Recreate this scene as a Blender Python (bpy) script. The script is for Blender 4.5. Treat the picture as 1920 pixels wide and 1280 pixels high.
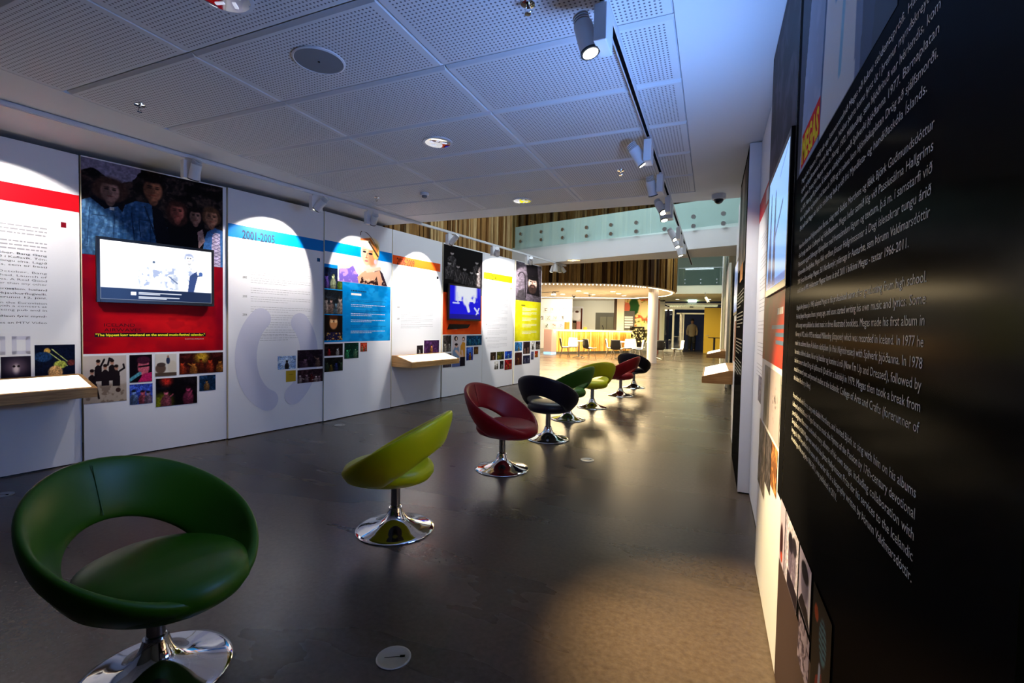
import bpy, math, random
import numpy as np
for o in list(bpy.data.objects): bpy.data.objects.remove(o, do_unlink=True)
SC = bpy.context.scene
COL = SC.collection
PI = math.pi
random.seed(4)

# ------------------------------------------------------------------ camera
FPX, YAW, PIT, ROL = 885.855, .3991, -.0353, .0196
CAMZ = 1.4
_cy, _sy, _cp, _sp, _cr, _sr = math.cos(YAW), math.sin(YAW), math.cos(PIT), math.sin(PIT), math.cos(ROL), math.sin(ROL)
_f = np.array([-_sy*_cp, _cy*_cp, _sp]); _r = np.array([_cy, _sy, 0.]); _u = np.cross(_r, _f)
RT = _cr*_r + _sr*_u; UP = -_sr*_r + _cr*_u
from mathutils import Matrix, Vector, Quaternion
cd = bpy.data.cameras.new('camera'); cam = bpy.data.objects.new('camera', cd); COL.objects.link(cam)
M = Matrix(((RT[0], UP[0], -_f[0], 0), (RT[1], UP[1], -_f[1], 0), (RT[2], UP[2], -_f[2], CAMZ), (0, 0, 0, 1)))
cam.matrix_world = M
cd.sensor_width = 36; cd.sensor_fit = 'HORIZONTAL'; cd.lens = FPX/1920*36; cd.clip_start = .02; cd.clip_end = 200
SC.camera = cam

# ------------------------------------------------------------------ world, exposure, big lights
w = bpy.data.worlds.new('world'); SC.world = w; w.use_nodes = True
w.node_tree.nodes['Background'].inputs[0].default_value = (.25, .28, .42, 1)
w.node_tree.nodes['Background'].inputs[1].default_value = .06
SC.view_settings.view_transform = 'Standard'; SC.view_settings.look = 'None'
SC.view_settings.exposure = 0; SC.view_settings.gamma = 1; SC.view_settings.use_curve_mapping = False

def lin(c):
    return tuple((x/12.92 if x <= .04045 else ((x+.055)/1.055)**2.4) for x in c)
def rgb(r, g, b): return lin((r/255, g/255, b/255))

def area(name, loc, target, sx, sy, power, color):
    l = bpy.data.lights.new(name, 'AREA'); l.shape = 'RECTANGLE'; l.size = sx; l.size_y = sy; l.energy = power; l.color = color
    o = bpy.data.objects.new(name, l); COL.objects.link(o); o.location = loc
    d = Vector(target)-Vector(loc); o.rotation_euler = d.to_track_quat('-Z', 'Y').to_euler(); return o
# unseen cool lamps added to brighten the tall void, warm light under the cafe soffit
area('void_fill', (-2, 8.6, 6.2), (-2, 8.8, 0), 4, 3, 240, (.80, .92, 1.0))
area('void_fill_far', (-.6, 21.5, 6.5), (-.6, 24.5, 0), 2, 6, 330, (.70, .92, 1.0))
area('cafe_light', (-5.2, 20.3, 2.8), (-5.2, 20.3, 0), 5.5, 5.0, 1700, (1, .76, .42))
area('bar_back_light', (-7.3, 26.2, 3.0), (-8.0, 28.5, 1.2), 4, 1.0, 240, (1, .93, .80))
area('entrance_light', (-1.2, 25.5, 2.85), (-1.2, 25.5, 0), 3.0, 5, 170, (1, .88, .45))
area('corridor_light', (-1.3, 12.6, 2.9), (-1.3, 12.6, 0), 2.5, 2.0, 22, (1, .82, .6))
area('gallery_bounce', (-2.6, 2.6, 2.9), (-2.6, 2.6, 0), 4.0, 5.0, 1, (.95, .92, 1))

# ------------------------------------------------------------------ pixel helpers
def ray(x, y):
    return RT*(x-960)/FPX + UP*(640-y)/FPX + _f
def at_z(x, y, z):
    d = ray(x, y); P = d*((z-CAMZ)/d[2]); P[2] = z; return P
def at_Y(x, y, Y):
    d = ray(x, y); P = d*(Y/d[1]); P[2] += CAMZ; return P
def at_X(x, y, X):
    d = ray(x, y); P = d*(X/d[0]); P[2] += CAMZ; return P

# ------------------------------------------------------------------ materials
MATS = {}
def mat(name, color, rough=.5, metal=0., emit=None, estr=0., coat=0., alpha=1., spec=.5, trans=0., ior=1.45):
    if name in MATS: return MATS[name]
    m = bpy.data.materials.new(name); m.use_nodes = True; MATS[name] = m
    b = m.node_tree.nodes['Principled BSDF']
    b.inputs['Base Color'].default_value = (*color, 1); b.inputs['Roughness'].default_value = rough
    b.inputs['Metallic'].default_value = metal; b.inputs['Coat Weight'].default_value = coat
    b.inputs['Specular IOR Level'].default_value = spec
    b.inputs['Transmission Weight'].default_value = trans; b.inputs['IOR'].default_value = ior
    if emit: b.inputs['Emission Color'].default_value = (*emit, 1); b.inputs['Emission Strength'].default_value = estr
    return m
def N(m, t, **k):
    n = m.node_tree.nodes.new(t)
    for a, b in k.items(): setattr(n, a, b)
    return n
def L(m, a, b): m.node_tree.links.new(a, b)
def bs(m): return m.node_tree.nodes['Principled BSDF']
def mix(m, fac, a, b, typ='MIX'):
    n = N(m, 'ShaderNodeMix', data_type='RGBA', blend_type=typ)
    for s, v in ((n.inputs[0], fac), (n.inputs[6], a), (n.inputs[7], b)):
        if hasattr(v, 'links'): L(m, v, s)
        else: s.default_value = v if not isinstance(v, tuple) else ((*v, 1) if len(v) == 3 else v)
    return n.outputs[2]
def noise(m, scale, detail=4, vec=None, rough=.5, dist=0):
    n = N(m, 'ShaderNodeTexNoise'); n.inputs['Scale'].default_value = scale; n.inputs['Detail'].default_value = detail
    n.inputs['Roughness'].default_value = rough; n.inputs['Distortion'].default_value = dist
    if vec is not None: L(m, vec, n.inputs['Vector'])
    return n.outputs['Fac']
def coords(m, scale=(1, 1, 1), kind='Object'):
    t = N(m, 'ShaderNodeTexCoord'); mp = N(m, 'ShaderNodeMapping'); mp.inputs['Scale'].default_value = scale
    L(m, t.outputs[kind], mp.inputs['Vector']); return mp.outputs[0]
def ramp(m, fac, stops):
    r = N(m, 'ShaderNodeValToRGB'); L(m, fac, r.inputs[0]); e = r.color_ramp.elements
    while len(e) < len(stops): e.new(.5)
    for i, (p, c) in enumerate(stops): e[i].position = p; e[i].color = (*c, 1)
    return r.outputs[0]
def math_(m, op, a, b=None):
    n = N(m, 'ShaderNodeMath', operation=op)
    for i, v in enumerate((a, b)):
        if v is None: continue
        if hasattr(v, 'links'): L(m, v, n.inputs[i])
        else: n.inputs[i].default_value = v
    return n.outputs[0]
def bump(m, h, strength=.2, dist=.01):
    n = N(m, 'ShaderNodeBump'); n.inputs['Strength'].default_value = strength; n.inputs['Distance'].default_value = dist
    L(m, h, n.inputs['Height']); L(m, n.outputs[0], bs(m).inputs['Normal'])

white = mat('white_paint', (.78, .78, .80), .55)
n_ = noise(white, 60, 3, coords(white)); bump(white, n_, .05)
boardm = mat('panel_laminate', (.80, .80, .86), .42)
bump(boardm, noise(boardm, 90, 2, coords(boardm)), .03)
boardedge = mat('panel_edge_ply', (.85, .80, .66), .5)
darkwall = mat('grey_paint', rgb(70, 72, 66), .6)
chrome = mat('chrome', (.86, .86, .88), .06, 1)
blackpl = mat('black_plastic', (.006, .006, .008), .28)
blackmat = mat('black_print', (.004, .004, .005), .30, spec=.07)
whiteplastic = mat('white_plastic', (.74, .74, .78), .35)
greymetal = mat('grey_metal', (.42, .42, .43), .35, 1)
aluframe = mat('aluminium_frame', (.62, .61, .55), .4, .3)
lampglow = mat('lamp_glow', (1, 1, 1), .4, emit=(1, .93, .78), estr=9)
ledglow = mat('led_glow', (1, 1, 1), .4, emit=(1, .78, .50), estr=10)

nt = blackmat.node_tree; out_ = [n for n in nt.nodes if n.type == 'OUTPUT_MATERIAL'][0]
df = nt.nodes.new('ShaderNodeBsdfDiffuse'); df.inputs[0].default_value = (.004, .004, .005, 1); gl = nt.nodes.new('ShaderNodeBsdfGlossy'); gl.inputs['Roughness'].default_value = .16; mx = nt.nodes.new('ShaderNodeMixShader'); mx.inputs[0].default_value = .018
nt.links.new(df.outputs[0], mx.inputs[1]); nt.links.new(gl.outputs[0], mx.inputs[2]); nt.links.new(mx.outputs[0], out_.inputs[0])
# floor: polished concrete with trowel marks
fl = mat('polished_concrete', (.1, .08, .06), .26, spec=.38)
c1 = coords(fl, (1, 1, 1)); c2 = coords(fl, (.35, 1.3, 1))
na = noise(fl, 1.1, 5, c2, .5, .3); nb = noise(fl, 38, 5, c1, .6); nc = noise(fl, 1.6, 4, c2, .55, .3)
base = ramp(fl, na, [(.28, rgb(44, 34, 28)), (.55, rgb(60, 48, 40)), (.8, rgb(80, 66, 54))])
base = mix(fl, .18, base, ramp(fl, nb, [(.3, (.03, .025, .02)), (.7, (.2, .17, .14))]), 'MIX')
stain = ramp(fl, nc, [(.18, (.35, .35, .35)), (.42, (1, 1, 1))])
base = mix(fl, 1., base, stain, 'MULTIPLY')
L(fl, base, bs(fl).inputs['Base Color'])
L(fl, math_(fl, 'ADD', math_(fl, 'MULTIPLY', na, .16), .20), bs(fl).inputs['Roughness'])
bump(fl, nb, .04)
# perforated ceiling tile, holes on a regular grid inside each module
TX0, TDX, TY0, TDY = -4.209, 1.330, 1.2134, .6583
perf = mat('perforated_tile', (.74, .74, .77), .6)
tc = N(perf, 'ShaderNodeTexCoord'); sp = N(perf, 'ShaderNodeSeparateXYZ'); L(perf, tc.outputs['Object'], sp.inputs[0])
def cell(axis, o, d, n):
    u = math_(perf, 'FRACT', math_(perf, 'DIVIDE', math_(perf, 'SUBTRACT', sp.outputs[axis], o), d))  # 0..1 in module
    m_ = math_(perf, 'MULTIPLY', math_(perf, 'SUBTRACT', u, .035 if axis == 0 else .06), n/(1-(.07 if axis == 0 else .12)))
    ins = math_(perf, 'MULTIPLY', math_(perf, 'GREATER_THAN', m_, 0), math_(perf, 'LESS_THAN', m_, n))
    return math_(perf, 'SUBTRACT', math_(perf, 'FRACT', m_), .5), ins
ux, ix = cell(0, TX0-40*TDX, TDX, 52); uy, iy = cell(1, TY0-40*TDY, TDY, 24)
dd = math_(perf, 'ADD', math_(perf, 'MULTIPLY', ux, ux), math_(perf, 'MULTIPLY', uy, uy))
hole = math_(perf, 'MULTIPLY', math_(perf, 'LESS_THAN', dd, .055), math_(perf, 'MULTIPLY', ix, iy))
L(perf, mix(perf, hole, (.74, .74, .77), (.16, .15, .17)), bs(perf).inputs['Base Color'])
# light oak for the display desks
oak = mat('oak_veneer', (.6, .42, .22), .4)
oc = coords(oak, (1.2, 1.2, 22)); on = noise(oak, 3.5, 5, oc, .6, .6)
L(oak, ramp(oak, on, [(.3, rgb(150, 104, 56)), (.6, rgb(196, 148, 92)), (.8, rgb(214, 172, 116))]), bs(oak).inputs['Base Color'])

def vcol(name, rough=.45, emit=0.):
    m = bpy.data.materials.new(name); m.use_nodes = True
    a = m.node_tree.nodes.new('ShaderNodeVertexColor'); a.layer_name = 'Col'
    if emit:
        bs(m).inputs['Base Color'].default_value = (.01, .01, .01, 1); bs(m).inputs['Roughness'].default_value = .2
        bs(m).inputs['Specular IOR Level'].default_value = .12; L(m, a.outputs[0], bs(m).inputs['Emission Color']); bs(m).inputs['Emission Strength'].default_value = emit
    else:
        L(m, a.outputs[0], bs(m).inputs['Base Color']); bs(m).inputs['Roughness'].default_value = rough; bs(m).inputs['Specular IOR Level'].default_value = .04
    return m
printm = vcol('printed_picture', .42); screenm = vcol('screen_picture', .2, 1.6); screenblue = vcol('screen_picture_blue', .2, .85)
slatm = vcol('timber_slats', .55)
sn = noise(slatm, 6, 4, coords(slatm, (6, 6, .5)), .6, .5)
_a = [n for n in slatm.node_tree.nodes if n.type == 'VERTEX_COLOR'][0]
L(slatm, mix(slatm, 1., _a.outputs[0], ramp(slatm, sn, [(.3, (.55, .5, .45)), (.7, (1.1, 1.1, 1.1))]), 'MULTIPLY'), bs(slatm).inputs['Base Color'])

# ------------------------------------------------------------------ object helpers
def tag(o, label=None, cat=None, group=None, kind=None):
    if label: o['label'] = label
    if cat: o['category'] = cat
    if group: o['group'] = group
    if kind: o['kind'] = kind
    return o
def empty(name, loc, rz=0, label=None, cat=None, group=None, kind=None):
    o = bpy.data.objects.new(name, None); COL.objects.link(o); o.location = loc; o.rotation_euler = (0, 0, rz)
    o.empty_display_size = .1
    return tag(o, label, cat, group, kind)
def link(name, me, m, parent=None, smooth=False):
    if m is not None:
        for x in (m if isinstance(m, (list, tuple)) else [m]): me.materials.append(x)
    if smooth:
        me.polygons.foreach_set('use_smooth', [True]*len(me.polygons))
    o = bpy.data.objects.new(name, me); COL.objects.link(o)
    if parent is not None: o.parent = parent
    return o
def mk(name, V, F, m, parent=None, smooth=False, world=True):
    """V in world coordinates; made local to the parent's frame"""
    me = bpy.data.meshes.new(name)
    if parent is not None and world:
        inv = pmat(parent).inverted()
        V = [tuple(inv @ Vector(v)) for v in V]
    me.from_pydata([tuple(map(float, v)) for v in V], [], F); me.update()
    return link(name, me, m, parent, smooth)
def pmat(o):
    m = Matrix.LocRotScale(o.location, o.rotation_euler, o.scale)
    return pmat(o.parent) @ m if o.parent else m
BOXF = [(0, 3, 2, 1), (4, 5, 6, 7), (0, 1, 5, 4), (1, 2, 6, 5), (2, 3, 7, 6), (3, 0, 4, 7)]
def boxv(c, s, rz=0):
    cx, cy, cz = c; a, b, h = s[0]/2, s[1]/2, s[2]/2; C, S = math.cos(rz), math.sin(rz)
    return [(cx+x*C-y*S, cy+x*S+y*C, cz+z) for z in (-h, h) for x, y in ((-a, -b), (a, -b), (a, b), (-a, b))]
def box(name, c, s, m, parent=None, rz=0, bev=0, world=True):
    o = mk(name, boxv(c, s, rz), BOXF, m, parent, world=world)
    if bev:
        b = o.modifiers.new('bevel', 'BEVEL'); b.width = bev; b.segments = 2; b.limit_method = 'ANGLE'
    return o
class MB:
    def __init__(s): s.V = []; s.F = []
    def add(s, V, F):
        n = len(s.V); s.V += list(V); s.F += [tuple(i+n for i in f) for f in F]; return s
    def box(s, c, sz, rz=0): return s.add(boxv(c, sz, rz), BOXF)
    def tube(s, p, q, r, n=12, r2=None):
        p = Vector(p); q = Vector(q); r2 = r if r2 is None else r2
        d = (q-p).normalized(); a = d.orthogonal().normalized(); b = d.cross(a)
        V = [tuple(p+(a*math.cos(t)+b*math.sin(t))*r) for t in [2*PI*i/n for i in range(n)]]
        V += [tuple(q+(a*math.cos(t)+b*math.sin(t))*r2) for t in [2*PI*i/n for i in range(n)]]
        F = [(i, (i+1) % n, n+(i+1) % n, n+i) for i in range(n)]+[tuple(range(n-1, -1, -1)), tuple(range(n, 2*n))]
        return s.add(V, F)
    def lathe(s, prof, c=(0, 0, 0), n=40):
        V = []; F = []
        for r, z in prof:
            for i in range(n):
                t = 2*PI*i/n; V.append((c[0]+r*math.cos(t), c[1]+r*math.sin(t), c[2]+z))
        for j in range(len(prof)-1):
            for i in range(n):
                F.append((j*n+i, j*n+(i+1) % n, (j+1)*n+(i+1) % n, (j+1)*n+i))
        F.append(tuple(range(n-1, -1, -1))); F.append(tuple((len(prof)-1)*n+i for i in range(n)))
        return s.add(V, F)
    def build(s, name, m, parent=None, smooth=False, world=True, bev=0):
        o = mk(name, s.V, s.F, m, parent, smooth, world)
        if bev:
            b = o.modifiers.new('bevel', 'BEVEL'); b.width = bev; b.segments = 2; b.limit_method = 'ANGLE'
        if smooth:
            e = o.modifiers.new('edges', 'EDGE_SPLIT'); e.split_angle = math.radians(40)
        return o
def children(o): return [c for c in bpy.data.objects if c.parent == o]
def copy_tree(o, parent=None, kids=None):
    kids = KIDS(o); c = o.copy(); COL.objects.link(c)
    if parent is not None: c.parent = parent
    for ch in kids: copy_tree(ch, c)
    return c
def KIDS(o): return [c for c in list(COL.objects) if c.parent == o]

# ------------------------------------------------------------------ raster pictures (painted in numpy, held as vertex colours)
def sm(a, b, x): t = np.clip((x-a)/(b-a), 0, 1); return t*t*(3-2*t)
class Pic:
    """a small painting on a unit rectangle, x right, y up"""
    def __init__(s, nx, ny, c, asp=1., seed=0):
        s.nx, s.ny, s.asp = nx, ny, asp
        s.X, s.Y = np.meshgrid(np.linspace(0, 1, nx), np.linspace(0, 1, ny)); s.A = np.zeros((ny, nx, 3)); s.A[:] = np.array(c)/255.
        s.rs = np.random.RandomState(seed)
    def m(s, mask, c, a=1.):
        k = (mask*a)[..., None]; s.A = s.A*(1-k)+np.array(c)/255.*k; return s
    def noise(s, f, oct=3):
        out = np.zeros_like(s.X); amp = 1; tot = 0
        for o in range(oct):
            g = s.rs.rand(int(f*2**o)+3, int(f*2**o*s.asp)+3)
            gy = s.Y*(g.shape[0]-2); gx = s.X*(g.shape[1]-2); iy = gy.astype(int); ix = gx.astype(int); fy = gy-iy; fx = gx-ix
            fy = fy*fy*(3-2*fy); fx = fx*fx*(3-2*fx)
            out += amp*((g[iy, ix]*(1-fx)+g[iy, ix+1]*fx)*(1-fy)+(g[iy+1, ix]*(1-fx)+g[iy+1, ix+1]*fx)*fy); tot += amp; amp *= .55
        return out/tot
    def el(s, x, y, rx, ry, c, a=1., soft=.15, rot=0.):
        dx = (s.X-x)*s.asp; dy = s.Y-y; C, S = math.cos(rot), math.sin(rot)
        u = (dx*C+dy*S)/(rx*s.asp); v = (-dx*S+dy*C)/ry
        return s.m(1-sm(1-soft, 1+soft, np.sqrt(u*u+v*v)), c, a)
    def rc(s, x0, y0, x1, y1, c, a=1.):
        e = .6/s.nx; e2 = .6/s.ny
        return s.m(sm(x0-e, x0+e, s.X)*(1-sm(x1-e, x1+e, s.X))*sm(y0-e2, y0+e2, s.Y)*(1-sm(y1-e2, y1+e2, s.Y)), c, a)
    def poly(s, pts, c, a=1.):
        ins = np.zeros_like(s.X, bool); n = len(pts)
        for i in range(n):
            (x1, y1), (x2, y2) = pts[i], pts[(i+1) % n]
            if y1 == y2: continue
            cnd = ((s.Y > min(y1, y2)) & (s.Y <= max(y1, y2))); xi = x1+(s.Y-y1)*(x2-x1)/(y2-y1); ins ^= cnd & (s.X < xi)
        return s.m(ins.astype(float), c, a)
    def line(s, x1, y1, x2, y2, wd, c, a=1.):
        ax, ay, bx, by = x1*s.asp, y1, x2*s.asp, y2; px, py = s.X*s.asp, s.Y
        t = np.clip(((px-ax)*(bx-ax)+(py-ay)*(by-ay))/((bx-ax)**2+(by-ay)**2+1e-9), 0, 1)
        d = np.hypot(px-ax-t*(bx-ax), py-ay-t*(by-ay)); return s.m(1-sm(wd*.7, wd*1.3, d), c, a)
    def grain(s, amt, f=30): s.A = np.clip(s.A*(1+amt*(s.noise(f, 2)[..., None]-.5)*2), 0, 1); return s
    def head(s, x, y, r, skin, hair, long=0., shade=.55, hw=1.25):
        sk = np.array(skin)
        hq = np.array(hair); s.el(x, y+r*.22, r*hw/s.asp, r*1.28, hair, 1, .3); s.m((s.noise(34, 2) > .55)*(np.hypot((s.X-x)*s.asp/(r*hw), (s.Y-y-r*.22)/(r*1.28)) < .95), np.clip(hq*1.7+8, 0, 255), .5)
        if long: s.el(x, y-r*long*.5, r*hw*1.05/s.asp, r*(1.0+long*.6), hair)
        s.el(x, y-r*1.1, r*.42/s.asp, r*.6, sk*.7)
        s.el(x, y-r*.05, r*.82/s.asp, r*1.15, sk)
        s.el(x-r*.42/s.asp, y-r*.1, r*.42/s.asp, r*1.0, sk*shade, .75, .4)
        s.el(x, y+r*1.05, r*.92/s.asp, r*.34, hair, 1, .4); s.el(x+.35*r/s.asp, y+.1*r, r*.25/s.asp, r*.6, np.clip(sk*1.15, 0, 255), .5, .8)
        for d in (-.33, .33):
            s.el(x+d*r/s.asp, y+r*.17, r*.2/s.asp, r*.1, sk*.3, .95, .4); s.el(x+d*r/s.asp, y+r*.36, r*.24/s.asp, r*.06, np.array(hair)*.8, .9, .4)
        s.el(x+.06*r/s.asp, y-r*.2, r*.12/s.asp, r*.22, sk*.72, .8, .5); s.el(x, y-r*.58, r*.3/s.asp, r*.08, (sk*np.array([.72, .5, .48])), .8, .5)
        return s
class Panel:
    """vertical board between two plan points (left and right as one faces it)"""
    def __init__(s, P, Q):
        s.P = np.array(P, float); s.Q = np.array(Q, float); s.len = np.linalg.norm(s.Q-s.P); s.d = (s.Q-s.P)/s.len
        s.n = np.array([s.d[1], -s.d[0]]); s.lay = 0; s.fix = None
    def pt(s, u, z, off=0.):
        p = s.P+s.d*u+s.n*off; return (p[0], p[1], z)
    def px(s, x, y):
        d = ray(x, y); t = (s.n @ s.P)/(s.n @ d[:2]); p = d*t
        return float((p[:2]-s.P) @ s.d), float(p[2]+CAMZ)
    def off(s): s.lay += 1; return s.fix if s.fix is not None else .0006+.00016*s.lay
def raster(name, pic, corner, m, parent):
    """corner(s,t)->world point arrays"""
    X, Y = pic.X.ravel(), pic.Y.ravel(); V = corner(X, Y)
    inv = np.array(pmat(parent).inverted()) if parent is not None else np.eye(4)
    V = V @ inv[:3, :3].T + inv[:3, 3]
    nx, ny = pic.nx, pic.ny; i = np.arange((ny-1)*(nx-1)); r, c = i//(nx-1), i % (nx-1); a = r*nx+c
    F = np.stack([a, a+1, a+nx+1, a+nx], 1)
    me = bpy.data.meshes.new(name); me.vertices.add(nx*ny); me.vertices.foreach_set('co', V.ravel())
    me.loops.add(F.size); me.loops.foreach_set('vertex_index', F.ravel().astype(np.int32))
    me.polygons.add(len(F)); me.polygons.foreach_set('loop_start', (np.arange(len(F))*4).astype(np.int32))
    me.update(calc_edges=True)
    at = me.color_attributes.new('Col', 'FLOAT_COLOR', 'POINT'); A = pic.A.reshape(-1, 3)
    A = np.where(A <= .04045, A/12.92, ((A+.055)/1.055)**2.4)
    at.data.foreach_set('color', np.concatenate([A, np.ones((len(A), 1))], 1).ravel())
    return link(name, me, m, parent)
def prect(pan, x0, yt, yb, x1):
    u0, zt = pan.px(x0, yt); _, zb = pan.px(x0, yb); u1, _ = pan.px(x1, (yt+yb)/2); return u0, zb, u1, zt
def picture(name, pan, R, pic, parent, m=None, label=None):
    u0, z0, u1, z1 = R; o = pan.off()
    def cor(X, Y):
        u = u0+(u1-u0)*X; p = pan.P[None]+pan.d[None]*u[:, None]+pan.n[None]*o
        return np.concatenate([p, (z0+(z1-z0)*Y)[:, None]], 1)
    ob = raster(name, pic, cor, m or printm, parent)
    if label: ob['label'] = label
    return ob
def quad(name, pan, R, m, parent, th=None, label=None):
    u0, z0, u1, z1 = R; o = pan.off() if th is None else th
    ob = mk(name, [pan.pt(u0, z0, o), pan.pt(u1, z0, o), pan.pt(u1, z1, o), pan.pt(u0, z1, o)], [(0, 1, 2, 3)], m, parent)
    if label: ob['label'] = label
    return ob
def text_mesh(s, bold=0.):
    c = bpy.data.curves.new('t', 'FONT'); c.body = s; c.offset = bold; c.size = 1; c.resolution_u = 2
    o = bpy.data.objects.new('t', c); COL.objects.link(o); bpy.context.view_layer.update()
    me = bpy.data.meshes.new_from_object(o); V = np.array([v.co[:] for v in me.vertices]).reshape(-1, 3); F = [tuple(p.vertices) for p in me.polygons]
    bpy.data.objects.remove(o, do_unlink=True); bpy.data.curves.remove(c); bpy.data.meshes.remove(me)
    return V, F
def text(name, pan, lines, m, parent, slant=0., off=None, bold=0.):
    """lines: (string, u, baseline z, cap height, width or None)"""
    VV = []; FF = []; o = pan.off() if off is None else off
    for s, u, z, h, wd in lines:
        V, F = text_mesh(s, bold)
        if not len(V): continue
        x0 = V[:, 0].min(); sx = h/.73*.8 if wd is None else wd/(V[:, 0].max()-x0); n = len(VV)
        for v in V: zz = v[1]*h/.73; VV.append(pan.pt(u+(v[0]-x0)*sx+slant*zz, z+zz, o))
        FF += [tuple(i+n for i in f) for f in F]
    return mk(name, VV, FF, m, parent)
def greeking(name, pan, rows, m, parent, seed=1):
    """body copy too small to read: rows (u0,u1,z,h) broken into word-long strokes"""
    rs = random.Random(seed); V = []; F = []; o = pan.off()
    for u0, u1, z, h in rows:
        u = u0
        while u < u1-.004:
            wd = min(rs.uniform(.012, .05), u1-u); n = len(V)
            V += [pan.pt(u, z, o), pan.pt(u+wd, z, o), pan.pt(u+wd, z+h, o), pan.pt(u, z+h, o)]; F.append((n, n+1, n+2, n+3)); u += wd+.008
    return tag(mk(name, V, F, m, parent), kind='stuff')
def board(pan, th, z0, z1, parent, m=boardm, edge=boardedge, name='board'):
    a, b, c, d = pan.pt(0, z0), pan.pt(pan.len, z0), pan.pt(pan.len, z0, -th), pan.pt(0, z0, -th)
    V = [a, b, c, d]+[(*p[:2], z1) for p in (a, b, c, d)]
    o = mk(name, V, [(0, 3, 2, 1), (4, 5, 6, 7), (0, 1, 5, 4), (1, 2, 6, 5), (2, 3, 7, 6), (3, 0, 4, 7)], [m, edge], parent)
    for i in (3, 5): o.data.polygons[i].material_index = 1
    return o
# ================================================================== the setting
def struct(name, V, F, m, parent=None): 
    o = mk(name, V, F, m, parent)
    if parent is None: o['kind'] = 'structure'
    return o
def sbox(name, x0, x1, y0, y1, z0, z1, m, parent=None):
    o = box(name, ((x0+x1)/2, (y0+y1)/2, (z0+z1)/2), (x1-x0, y1-y0, z1-z0), m, parent)
    if parent is None: o['kind'] = 'structure'
    return o
sbox('floor', -14, 3, -3, 34, -.2, 0, fl)
CZ = 2.957
# ceiling slab with the recessed field of perforated tiles
x0, x1, y0, y1 = -7, 1.2, -3, 6.25; fx0, fx1 = TX0, TX0+3*TDX; fy0, fy1 = TY0-5*TDY, TY0+7*TDY
V = [(x0, y0, CZ), (x1, y0, CZ), (x1, y1, CZ), (x0, y1, CZ), (fx0, fy0, CZ), (fx1, fy0, CZ), (fx1, fy1, CZ), (fx0, fy1, CZ)]
V += [(a, b, CZ+.5) for a, b, _ in V[:4]]; V += [(a, b, CZ+.02) for a, b, _ in V[4:8]]
ceil = struct('ceiling', V, [(0, 4, 5, 1), (1, 5, 6, 2), (2, 6, 7, 3), (3, 7, 4, 0), (4, 12, 13, 5), (5, 13, 14, 6), (6, 14, 15, 7), (7, 15, 12, 4), (12, 15, 14, 13),
     (0, 1, 9, 8), (1, 2, 10, 9), (2, 3, 11, 10), (3, 0, 8, 11), (8, 9, 10, 11)], white)
mb = MB(); g = .004; bv = .022
for i in range(3):
    for j in range(12):
        a, b, c, d = fx0+i*TDX+g, fx0+(i+1)*TDX-g, fy0+j*TDY+g, fy0+(j+1)*TDY-g
        mb.add([(a, c, CZ+.016), (b, c, CZ+.016), (b, d, CZ+.016), (a, d, CZ+.016), (a+.006, c+bv, CZ), (b-.006, c+bv, CZ), (b-.006, d-bv, CZ), (a+.006, d-bv, CZ)],
               [(4, 7, 6, 5), (0, 4, 5, 1), (1, 5, 6, 2), (2, 6, 7, 3), (3, 7, 4, 0)])
mb.build('perforated_tiles', perf, ceil)
sbox('wall_left', -6.6, -6.4, -3, 6.3, 0, CZ, white)
sbox('wall_rear', -7, 1.2, -3.1, -3, 0, CZ, darkwall)
sbox('wall_right', .47, .8, -3, 30.2, 0, 7, mat('right_wall_paint', rgb(120, 122, 112), .6))
sbox('wall_upper', -14, .8, 29.6, 29.8, 3.5, 7, mat('upper_wall_paint', (.45, .50, .40), .6))
# timber side wall of the void
def slat_wall(name, pts, z0, z1, cols, wd=.075, seed=3, depth=.035, side=1):
    rs = random.Random(seed); P = [np.array(p, float) for p in pts]
    V = []; F = []; C = []; seg = 0; acc = [0]
    for i in range(len(P)-1): acc.append(acc[-1]+np.linalg.norm(P[i+1]-P[i]))
    def at(s):
        s = min(max(s, 0), acc[-1]); i = max(k for k in range(len(P)-1) if acc[k] <= s+1e-9); t = (s-acc[i])/(acc[i+1]-acc[i]); d = (P[i+1]-P[i])/(acc[i+1]-acc[i]); return P[i]+(P[i+1]-P[i])*t, d
    s = 0
    while s < acc[-1]-.03:
        w_ = wd*rs.choice([.6, 1, 1, 1.4]); p, d = at(s); q, _ = at(s+w_*.9); n = np.array([d[1], -d[0]])*side; dep = depth*rs.choice([.5, 1, 1.5, 2.]); k = len(V)
        c = cols[rs.randrange(len(cols))]
        V += [(*p, z0), (*q, z0), (*(q+n*dep), z0), (*(p+n*dep), z0), (*p, z1), (*q, z1), (*(q+n*dep), z1), (*(p+n*dep), z1)]
        F += [tuple(i+k for i in f) for f in BOXF]; C += [c]*8; s += w_
    k = len(V); 
    for i, p in enumerate(P):
        V += [(*p, z0), (*p, z1)]; C += [rgb(40, 26, 14)]*2
        if i: a = k+2*i; F.append((a-2, a, a+1, a-1))
    o = struct(name, V, F, slatm); at_ = o.data.color_attributes.new('Col', 'FLOAT_COLOR', 'POINT')
    at_.data.foreach_set('color', np.array([(*c, 1) for c in C]).ravel()); return o
WC = [rgb(*c) for c in ((176, 140, 92), (150, 112, 66), (196, 166, 118), (122, 86, 48), (160, 128, 84), (96, 66, 36))]
slat_wall('wall_void', [(-4.98, 6.3), (-4.95, 11.75)], CZ-.9, 6.8, WC, .10, 5, .03)
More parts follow.
